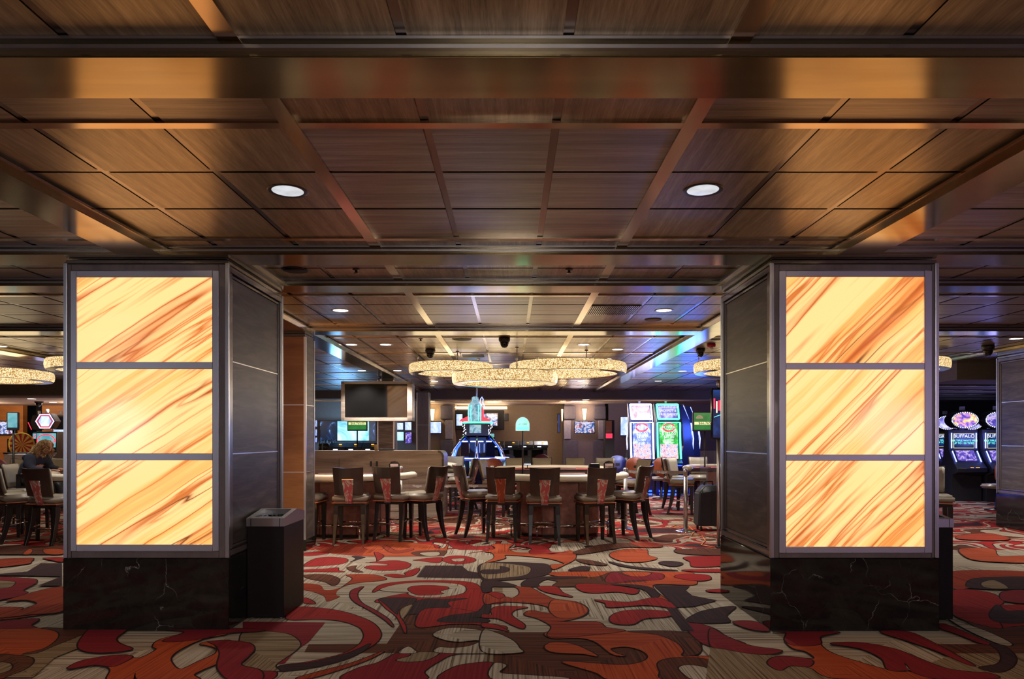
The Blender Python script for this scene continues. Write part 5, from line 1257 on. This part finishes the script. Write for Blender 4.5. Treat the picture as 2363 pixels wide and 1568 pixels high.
# left bank: hexagon topper machines
def hex_slot(u, Y, rz, label, lit=True, D=.8):
    p = at(u, 0, Y); e = empty('slot_machine', (p.x, Y, 0), rz, label, 'slot machine', 'slot machines with hexagon toppers')
    P = [(D, 0), (D, 1.70), (.28, 1.70), (.24, 1.1), (0, .92), (-.12, .82), (-.12, .72), (.1, .62), (.1, 0)]
    m = MB(); m.prism(P, 'x', -.31, .31); m.build('cabinet', 'black_plastic', e, .01)
    s = B(-.27, .27, .25, .27, 1.18, 1.66).build('upper_screen', 'scr_kiosk', e)
    m = MB(); m.tube([(.26*math.cos(PI*i/12), .25, 1.42+.2*math.sin(PI*i/12)) for i in range(13)], .016, 6).box(-.27, .27, .24, .26, 1.40, 1.42); m.build('red_arch', 'neon_red', s)
    hx = [(-.30, 2.0), (-.16, 1.78), (.16, 1.78), (.30, 2.0), (.16, 2.22), (-.16, 2.22)]
    m = MB(); m.prism([(x*1.0, z) for x, z in hx], 'y', .20, D-.1); tp = m.build('topper', 'black_gloss', e)
    if lit:
        m = MB(); m.prism([(x*.62, 2.0+(z-2.0)*.68) for x, z in hx], 'y', .19, .20); m.build('topper_screen', 'scr_white', tp)
        m = MB(); m.tube([(x*.86, .19, 2.0+(z-2)*.88) for x, z in hx], .014, 6, closed=True); m.build('white_neon', 'neon_white', tp)
        m = MB(); m.tube([(x*.72, .19, 2.0+(z-2)*.76) for x, z in hx], .009, 6, closed=True); m.build('red_neon', 'neon_red', tp)
    else:
        MB().tube([(-.40, .19, 2.0), (-.22, .19, 1.78)], .012, 6).build('red_neon', 'neon_red', tp)
    MB().lathe([(.04, 2.24), (.04, 2.35)], 0, .3, 10).build('beacon', 'grey_plastic', e)
hex_slot(93, 19.8, 0, 'slot machine with a lit white hexagon topper behind the seated person', True, .55)
hex_slot(66, 21.1, -.5, 'slot machine turned away, left of the lit hexagon one', False, .45)
hex_slot(138, 21.2, .5, 'dark slot machine by the edge of the first lit column', False, .45)
p = at(50, 1028, 20.2); e = empty('prize_wheel', (p.x, 20.2, 0), .2, 'yellow and red prize wheel on the far left slot bank', 'wheel')
MB().box(-.4, .4, .06, .5, 0, 1.5).build('cabinet', 'black_plastic', e)
m = MB(); zc = 1.33; n = 24; 
for i in range(n):
    m.k = i % 2
    a0, a1 = 2*PI*i/n, 2*PI*(i+1)/n
    m.add([(0, 0, zc), (.33*math.cos(a0), 0, zc+.33*math.sin(a0)), (.33*math.cos(a1), 0, zc+.33*math.sin(a1)), (0, .05, zc), (.33*math.cos(a0), .05, zc+.33*math.sin(a0)), (.33*math.cos(a1), .05, zc+.33*math.sin(a1))], [(0, 1, 2), (5, 4, 3), (1, 4, 5, 2)])
plain('wheel_yellow', (.8, .6, .1), .4); plain('wheel_red', (.5, .03, .04), .4)
m.build('wheel', None, e, mats=['wheel_red', 'wheel_yellow'])
MB().tube([(.33*math.cos(2*PI*i/32), -.01, zc+.33*math.sin(2*PI*i/32)) for i in range(32)], .02, 6, closed=True).build('rim', 'wheel_yellow', e)

# ------------------------------------------------------------------ screens and walls far behind
def wall_tv(u0, u1, v0, v1, Y, mat, label, fr=.02, group='lit screens on the far walls', name='wall_screen'):
    a, b = at(u0, v1, Y), at(u1, v0, Y); cx = (a.x+b.x)/2
    e = empty(name, (cx, Y, a.z), 0, label, 'screen', group); w = (b.x-a.x)/2; h = b.z-a.z
    B(-w, w, 0, .06, 0, h).build('housing', 'black_gloss', e, .004); B(-w+fr, w-fr, -.004, 0, fr, h-fr).build('picture', mat, e); return e
wall_tv(984, 1019, 973, 1001, 23.9, 'scr_white', 'bright white screen between the silver-edged column and the pale pad')
wall_tv(1325, 1373, 972, 1001, 23.7, 'scr_people', 'lively sports screen on the mauve pillar')
wall_tv(1052, 1068.5, 955, 984, 23.6, 'scr_white', 'narrow bright screen left of the neon bottle')
wall_tv(1115, 1149, 954, 984, 23.6, 'scr_people', 'busy black and white screen right of the neon bottle')
wall_tv(1131, 1142, 1000, 1011, 23.8, 'scr_kiosk', 'tiny teal screen right of the tower slot machine')
wall_tv(1431, 1456, 962, 1006, 23.9, 'scr_white', 'pale notice screen left of the blue-violet slot machine')
wall_tv(738, 778, 972, 1018, 22.5, 'scr_dark', 'dark blue left part of the sportsbook video wall', .01, 'panels of the sportsbook video wall')
wall_tv(778, 852, 972, 1018, 22.5, 'scr_sport', 'bright cyan middle part of the sportsbook video wall', .01, 'panels of the sportsbook video wall')
wall_tv(852, 867, 972, 1018, 22.5, 'scr_dark', 'dark right part of the sportsbook video wall', .01, 'panels of the sportsbook video wall')
for i, (v0, v1, q) in enumerate(((970, 986, 'topmost'), (991, 1007, 'middle'), (1010, 1022, 'lowest'))): wall_tv(727, 732, v0, v1, 22.3, 'scr_blue', '%s of three narrow blue screens beside the slim bronze column' % q, .01, 'narrow blue screens')
wall_tv(912, 931, 976, 993, 22.5, 'scr_white', 'upper white screen right of the slim wood column', .01); wall_tv(912, 932, 997, 1018, 22.5, 'scr_sport', 'lower pale screen right of the slim wood column', .01)
wall_tv(934, 950, 974, 994, 22.5, 'scr_white', 'small screen stack top by the blank screen box corner', .01); wall_tv(935, 950, 998, 1024, 22.5, 'scr_purple', 'violet screen right of the slim wood column', .01)
wall_tv(-30, 36, 972, 1004, 21.9, 'scr_people', 'sports screen on the orange wood wall at the left edge'); wall_tv(122, 160, 977, 1004, 21.9, 'scr_white', 'screen on the orange wood wall next to the first lit column')
wall_tv(1286, 1293, 955, 1000, 23.4, 'scr_navy', 'dark screen seen edge on at the side of the mauve pillar')
# partition behind the video wall
struct('wall_sportsbook', B(at(720, 0, 22.9).x, at(962, 0, 22.9).x, 22.7, 22.9, 0, 2.7), 'plaster_tan')
# pillars with pads
def pad_pillar(u0, u1, label, pads, Yp=24.0):
    a, b = at(u0, 0, Yp).x, at(u1, 0, Yp).x; cx = (a+b)/2
    e = empty('padded_pillar', (cx, Yp, 0), 0, label, 'pillar'); e['kind'] = 'thing'
    B(a-cx, b-cx, 0, .9, 0, 2.70).build('core', 'plaster_mauve' if u0 > 1200 else 'plaster_tan', e)
    for p0, p1, v0, v1, mt in pads:
        c, d = at(p0, v1, Yp), at(p1, v0, Yp); B(c.x-cx, d.x-cx, -.12, 0, max(0, c.z), min(2.69, d.z)).build('acoustic_pad', mt, e, .01)
pad_pillar(1303, 1396, 'mauve pillar with square acoustic pads behind the second table', [(1301, 1328, 938, 968, 'felt_grey'), (1370, 1397, 938, 968, 'felt_grey'), (1301, 1317, 971, 1014, 'lavender_pad'), (1380, 1396, 971, 1014, 'lavender_pad'), (1299, 1332, 1017, 1110, 'felt_grey'), (1368, 1396, 1017, 1110, 'felt_grey')])
pad_pillar(985, 1050, 'tan pillar with acoustic pads left of the tower slot machine', [(1017, 1045, 937, 968, 'felt_grey'), (1028, 1045, 971, 1014, 'lavender_pad'), (1017, 1047, 1017, 1110, 'felt_grey')])
def sconce(u, v0, v1, Y, label, w=.075):
    a, b = at(u, v1, Y), at(u, v0, Y); e = empty('wall_lamp', (a.x, Y, a.z), 0, label, 'lamp', 'tapering wall lamps'); h = b.z-a.z
    MB().add([(-w*.45, -.06, 0), (w*.45, -.06, 0), (w*.45, 0, 0), (-w*.45, 0, 0), (-w, -.10, h), (w, -.10, h), (w, 0, h), (-w, 0, h)], [(3, 2, 1, 0), (4, 5, 6, 7), (0, 1, 5, 4), (1, 2, 6, 5), (2, 3, 7, 6), (3, 0, 4, 7)]).build('shade', 'lamp_warm', e)
    B(-w*.4, w*.4, -.01, .0, -.04, 0).build('bracket', 'steel_dim', e)
    l = bpy.data.lights.new('wall_lamp_light', 'POINT'); l.energy = 14; l.color = (1, .7, .35); l.shadow_soft_size = .1
    o = bpy.data.objects.new('wall_lamp_light', l); COL.objects.link(o); o.location = (a.x, Y-.3, b.z-.1)
sconce(1348.5, 944, 969, 23.98, 'glowing wall lamp above the sports screen on the mauve pillar'); sconce(998, 945, 971, 23.98, 'glowing wall lamp above the bright white screen')
sconce(1297, 945, 972, 23.8, 'glowing wall lamp on the side of the mauve pillar', .03)
# strip light and dark fascia over the far tv corner
m = B(at(1050, 0, 23.9).x, at(1170, 0, 23.9).x, 23.85, 24.9, at(0, 942, 23.9).z, at(0, 939, 23.9).z); e = m.build('ceiling_strip_light', 'strip_warm'); tag(e, 'long warm strip light behind the neon bottle', 'lamp')
tag(B(at(1050, 0, 24).x, at(1163, 0, 24).x, 24.0, 24.9, at(0, 992, 24).z, at(0, 947, 24).z).build('screen_backing', 'dark_void', None, .01), 'black box wall panel holding the screens behind the neon bottle', 'panel')
tag(B(at(1163, 0, 23.5).x, at(1174, 0, 23.5).x, 23.5, 23.8, at(0, 972, 23.5).z, at(0, 955, 23.5).z).build('wall_speaker', 'black_plastic', None, .01), 'small black wall speaker right of the neon bottle', 'speaker')
# red vending-like lit box beside the mauve pillar
e = empty('lit_cabinet', (at(1406, 0, 23.0).x, 23.0, 0), 0, 'dark cabinet with a red lit panel beside the mauve pillar', 'cabinet')
B(-.13, .17, 0, .5, 0, at(0, 970, 23).z).build('body', 'dark_void', e); B(-.11, .10, -.01, 0, at(0, 1012, 23).z, at(0, 1001, 23).z).build('red_panel', 'neon_red', e)
B(-.11, .08, -.01, 0, at(0, 1000, 23).z, at(0, 972, 23).z).build('glass_front', 'amber_lit_wood', e)
# bottles and terminals on the far bar
Yb = 20.5; zt = at(0, 1041, Yb).z
e = empty('bar_counter', (at(800, 0, Yb).x, Yb, 0), 0, 'dark bar counter in front of the video wall', 'bar')
B(at(722, 0, Yb).x-at(800, 0, Yb).x, at(950, 0, Yb).x-at(800, 0, Yb).x, 0, .6, 0, zt-.04).build('body', 'dark_wood', e); B(at(720, 0, Yb).x-at(800, 0, Yb).x, at(952, 0, Yb).x-at(800, 0, Yb).x, -.03, .63, zt-.04, zt).build('top', 'black_gloss', e)
plain('bottle_brown', (.05, .022, .012), .12); plain('bottle_clear', (.32, .34, .36), .1); plain('bottle_green', (.03, .07, .03), .12)
bot = None; random.seed(5)
desc = ['dark tall', 'amber', 'clear', 'green', 'short brown', 'pale', 'slender dark', 'clear broad', 'brown long-necked', 'dull green', 'squat amber', 'shadowed', 'whitish', 'smoky']
for i in range(14):
    u = 738+i*3.4 if i < 11 else 830+(i-11)*4.5
    e = empty('bottle', (at(u, 0, Yb+.5).x, Yb+.5, zt), 0, 'small liquor bottle on the far bar, %s' % (('first from the slim column', 'second from the slim column', 'third from the slim column', 'fourth from the slim column', 'fifth from the slim column', 'sixth from the slim column', 'seventh from the slim column', 'eighth from the slim column', 'ninth from the slim column', 'tenth from the slim column', 'nearest the jackpot pole', 'first past the jackpot pole', 'second past the jackpot pole', 'last past the jackpot pole')[i],), 'bottle', 'bottles on the far bar')
    h = random.uniform(.22, .32); mt = ('bottle_brown', 'bottle_brown', 'bottle_clear', 'bottle_green', 'bottle_brown')[i % 5]
    MB().lathe([(.034, 0), (.038, .01), (.038, h*.6), (.014, h*.75), (.012, h)], 0, 0, 14).build('glass', mt, e); MB().lathe([(.014, h), (.014, h+.02)], 0, 0, 10).build('cap', 'black_metal', e)
def terminal(u, Y, z, label, s=1.):
    e = empty('gaming_terminal', (at(u, 0, Y).x, Y, z), 0, label, 'gaming terminal', 'dark gaming terminals')
    m = MB(); m.prism([(-.2*s, 0), (.2*s, 0), (.2*s, .22*s), (.05*s, .24*s), (-.2*s, .10*s)], 'x', -.25*s, .25*s); m.build('housing', 'black_plastic', e, .01)
    B(-.13*s, .0, -.205*s, -.2*s, .02, .05).build('white_light', 'bulb_white', e); B(.02, .10*s, -.12*s, -.10*s, .17*s, .20*s).build('amber_light', 'amber_light', e)
for u, lb in ((783, 'dark terminal with an amber light on the far bar, before the video wall'), (818, 'dark terminal on the far bar beside the jackpot pole'), (857, 'dark terminal on the far bar next to the paper cup')): terminal(u, Yb+.16, zt, lb)
# black desk with terminals, far middle
Yd = 21.2; zd = at(0, 1034, Yd).z
e = empty('black_desk', (at(1220, 0, Yd).x, Yd, 0), 0, 'long black desk of terminals along the far dark wall', 'desk'); c0 = at(1220, 0, Yd).x
B(at(1142, 0, Yd).x-c0, at(1262, 0, Yd).x-c0, -.25, .4, zd-.06, zd).build('top', 'black_gloss', e)
for u in (1145, 1180, 1222, 1258): B(at(u, 0, Yd).x-c0-.06, at(u, 0, Yd).x-c0+.06, -.15, .3, 0, zd-.06).build('leg', 'black_metal', e)
B(at(1142, 0, Yd).x-c0, at(1262, 0, Yd).x-c0, .3, .36, .1, zd-.06).build('modesty_panel', 'dark_void', e)
for u, lb in ((1147, 'dark terminal on the black desk beside the tower slot machine'), (1181, 'dark terminal on the black desk between two others'), (1214, 'dark terminal on the black desk by the arched sign pole'), (1248, 'dark terminal at the far end of the black desk')): terminal(u, Yd, zd, lb, .85)

# ------------------------------------------------------------------ low cabinet at far left
e = empty('white_console', (at(45, 0, 18.4).x, 18.4, 0), 0, 'pale low console behind the screen pole on the far left', 'cabinet')
B(-.42, .42, 0, .5, 0, at(0, 1048, 18.4).z).build('body', 'paper_white', e, .01); B(-.42, .42, -.02, .5, at(0, 1048, 18.4).z, at(0, 1045, 18.4).z).build('top', 'black_plastic', e)

# ------------------------------------------------------------------ the seated person
def skin(name, pts, edges, rad, mat, parent, root=0, sub=2):
    me = bpy.data.meshes.new(name); me.from_pydata(pts, edges, []); o = bpy.data.objects.new(name, me); COL.objects.link(o)
    me.materials.append(MATS[mat]); md = o.modifiers.new('s', 'SKIN'); md.use_smooth_shade = True
    for v, r in zip(me.skin_vertices[0].data, rad): v.radius = (r, r) if not isinstance(r, tuple) else r
    me.skin_vertices[0].data[root].use_root = True
    sd = o.modifiers.new('d', 'SUBSURF'); sd.levels = sub; sd.render_levels = sub
    o.parent = parent; return o
px, py = -7.86, 11.42
pe = empty('person', (px, py, 0), 0, 'person with long curly blond hair in a dark blue jacket leaning over the card table', 'person')
# local: facing +X. hips on the seat (z .71)
SKN = [(-.06, 0, .80), (-.03, 0, .96), (.03, 0, 1.10), (.09, 0, 1.20), (.155, 0, 1.27), (.19, 0, 1.33),
       (.09, -.17, 1.17), (.16, -.24, 1.0), (.36, -.18, .975), (.43, -.15, .98),
       (.09, .17, 1.17), (.16, .24, 1.0), (.38, .16, .975), (.45, .12, .98),
       (.02, -.10, .775), (.38, -.12, .765), (.42, -.12, .42), (.40, -.12, .33), (.50, -.12, .31),
       (.02, .10, .775), (.38, .12, .765), (.42, .12, .42), (.40, .12, .33), (.50, .12, .31)]
ED = [(0, 1), (1, 2), (2, 3), (3, 4), (4, 5), (3, 6), (6, 7), (7, 8), (8, 9), (3, 10), (10, 11), (11, 12), (12, 13), (0, 14), (14, 15), (15, 16), (16, 17), (17, 18), (0, 19), (19, 20), (20, 21), (21, 22), (22, 23)]
RD = [.15, .145, .155, .12, .055, .05, .075, .058, .042, .03, .075, .058, .042, .03, .09, .075, .05, .042, .035, .09, .075, .05, .042, .035]
body = skin('body', SKN, ED, RD, 'skin', pe)
jk = skin('jacket', SKN[:4]+[(.125, 0, 1.235)]+SKN[6:9]+SKN[10:13], [(0, 1), (1, 2), (2, 3), (3, 4), (3, 5), (5, 6), (6, 7), (3, 8), (8, 9), (9, 10)], [.175, .165, .175, .145, .085, .10, .078, .055, .10, .078, .055], 'jacket', pe)
tr = skin('trousers', SKN[:1]+SKN[14:18]+SKN[19:23], [(0, 1), (1, 2), (2, 3), (3, 4), (0, 5), (5, 6), (6, 7), (7, 8)], [.165, .105, .088, .062, .055, .105, .088, .062, .055], 'black_plastic', pe)
# head
bm = bmesh.new(); bmesh.ops.create_uvsphere(bm, u_segments=28, v_segments=20, radius=1)
for v in bm.verts:
    x, y, z = v.co; X, Y_, Z_ = x*.098, y*.074, z*.118
    if x > 0 and z < .1: X *= .93-.12*(-z if z < 0 else 0)
    if x > .8 and -.30 < z < .12 and abs(y) < .25: X += .024*(1-abs(z+.12)*3.5)*(1-abs(y)*4) if abs(z+.12) < .28 else 0       # nose
    if x > .6 and -.62 < z < -.42 and abs(y) < .35: X += .006
    if x > .5 and .05 < z < .22: X -= .008*(1 if abs(abs(y)-.38) < .2 else 0)
    if z < -.5: X = X*.9+.016; Y_ *= .85
    v.co = (X, Y_, Z_)
me = bpy.data.meshes.new('head'); bm.to_mesh(me); bm.free()
for p_ in me.polygons: p_.use_smooth = True
me.materials.append(MATS['skin']); hd = bpy.data.objects.new('head', me); COL.objects.link(hd); hd.parent = pe
hd.location = (.235, 0, 1.36); hd.rotation_euler = (0, math.radians(28), 0)
for sy in (-1, 1):
    MB().lathe([(0, -.012), (.010, -.006), (.012, 0), (.010, .006), (0, .012)], .082, sy*.032, 12).build('eye', 'black_gloss', hd).location.z = .012
    ea = MB().tube([(-.005+.022*math.cos(2*PI*i/12)*.6, sy*.077, -.01+.032*math.sin(2*PI*i/12)) for i in range(12)], .008, 6, closed=True).build('ear', 'skin', hd)
MB().tube([(.088, -.02, -.066), (.093, 0, -.067), (.088, .02, -.066)], .005, 6).build('lips', 'felt_red', hd)
# hair: cap plus long curls falling down the back and beside the cheek
m = MB(); random.seed(21)
for k in range(150):
    a = random.uniform(0, 2*PI); c = random.uniform(0, 1)
    # root on the skull, skip the face
    th = math.acos(1-1.25*c); rx = .104*math.sin(th)*math.cos(a); ry = .082*math.sin(th)*math.sin(a); rz_ = .122*math.cos(th)
    if rx > .012 and rz_ < .078: continue
    base = Vector((.235+rx*.88+rz_*.47, ry, 1.36+rz_*.88-rx*.47))
    back = random.uniform(.10, .24) if rx < .03 else random.uniform(0, .06)
    L = random.uniform(.24, .36) if rx < .03 else random.uniform(.16, .26)
    pts = []; ph = random.uniform(0, 6.3); amp = random.uniform(.010, .02)
    for i in range(12):
        q = i/11
        o = Vector((-back*q**.8, ry*.9*q*(1-q)*1.5+(.04 if ry > 0 else -.04)*q, .03*math.sin(min(1, q*4)*PI)*.5-L*q**1.2))
        cur = Vector((amp*math.cos(ph+q*15), amp*math.sin(ph+q*15), 0))*min(1, q*3)
        pts.append(base+o+cur)
    m.tube(pts, [.016]*3+[.015]*5+[.012, .010, .008, .004], 5)
m.build('hair', 'hair', pe)
# hands resting on the rail, five fingers each
for sy in (-1, 1):
    hx, hy, hz = (.43, -.15, .985) if sy < 0 else (.45, .12, .985)
    P = [(0, 0, 0), (.045, 0, .004)]; E_ = [(0, 1)]; Rr = [.024, .028]
    for f, (fy, L) in enumerate(((-.030, .058), (-.010, .068), (.010, .064), (.028, .050))):
        i = len(P); P += [(.075, fy, .006), (.075+L*.55, fy*1.1, .004), (.075+L, fy*1.15, -.012)]; E_ += [(1, i), (i, i+1), (i+1, i+2)]; Rr += [.0095, .0085, .0075]
    i = len(P); P += [(.03, -sy*.034, 0), (.060, -sy*.055, -.004)]; E_ += [(0, i), (i, i+1)]; Rr += [.012, .0095]
    h = skin('hand', [(a+hx, b+hy, c+hz) for a, b, c in P], E_, Rr, 'skin', pe, 1, 1)
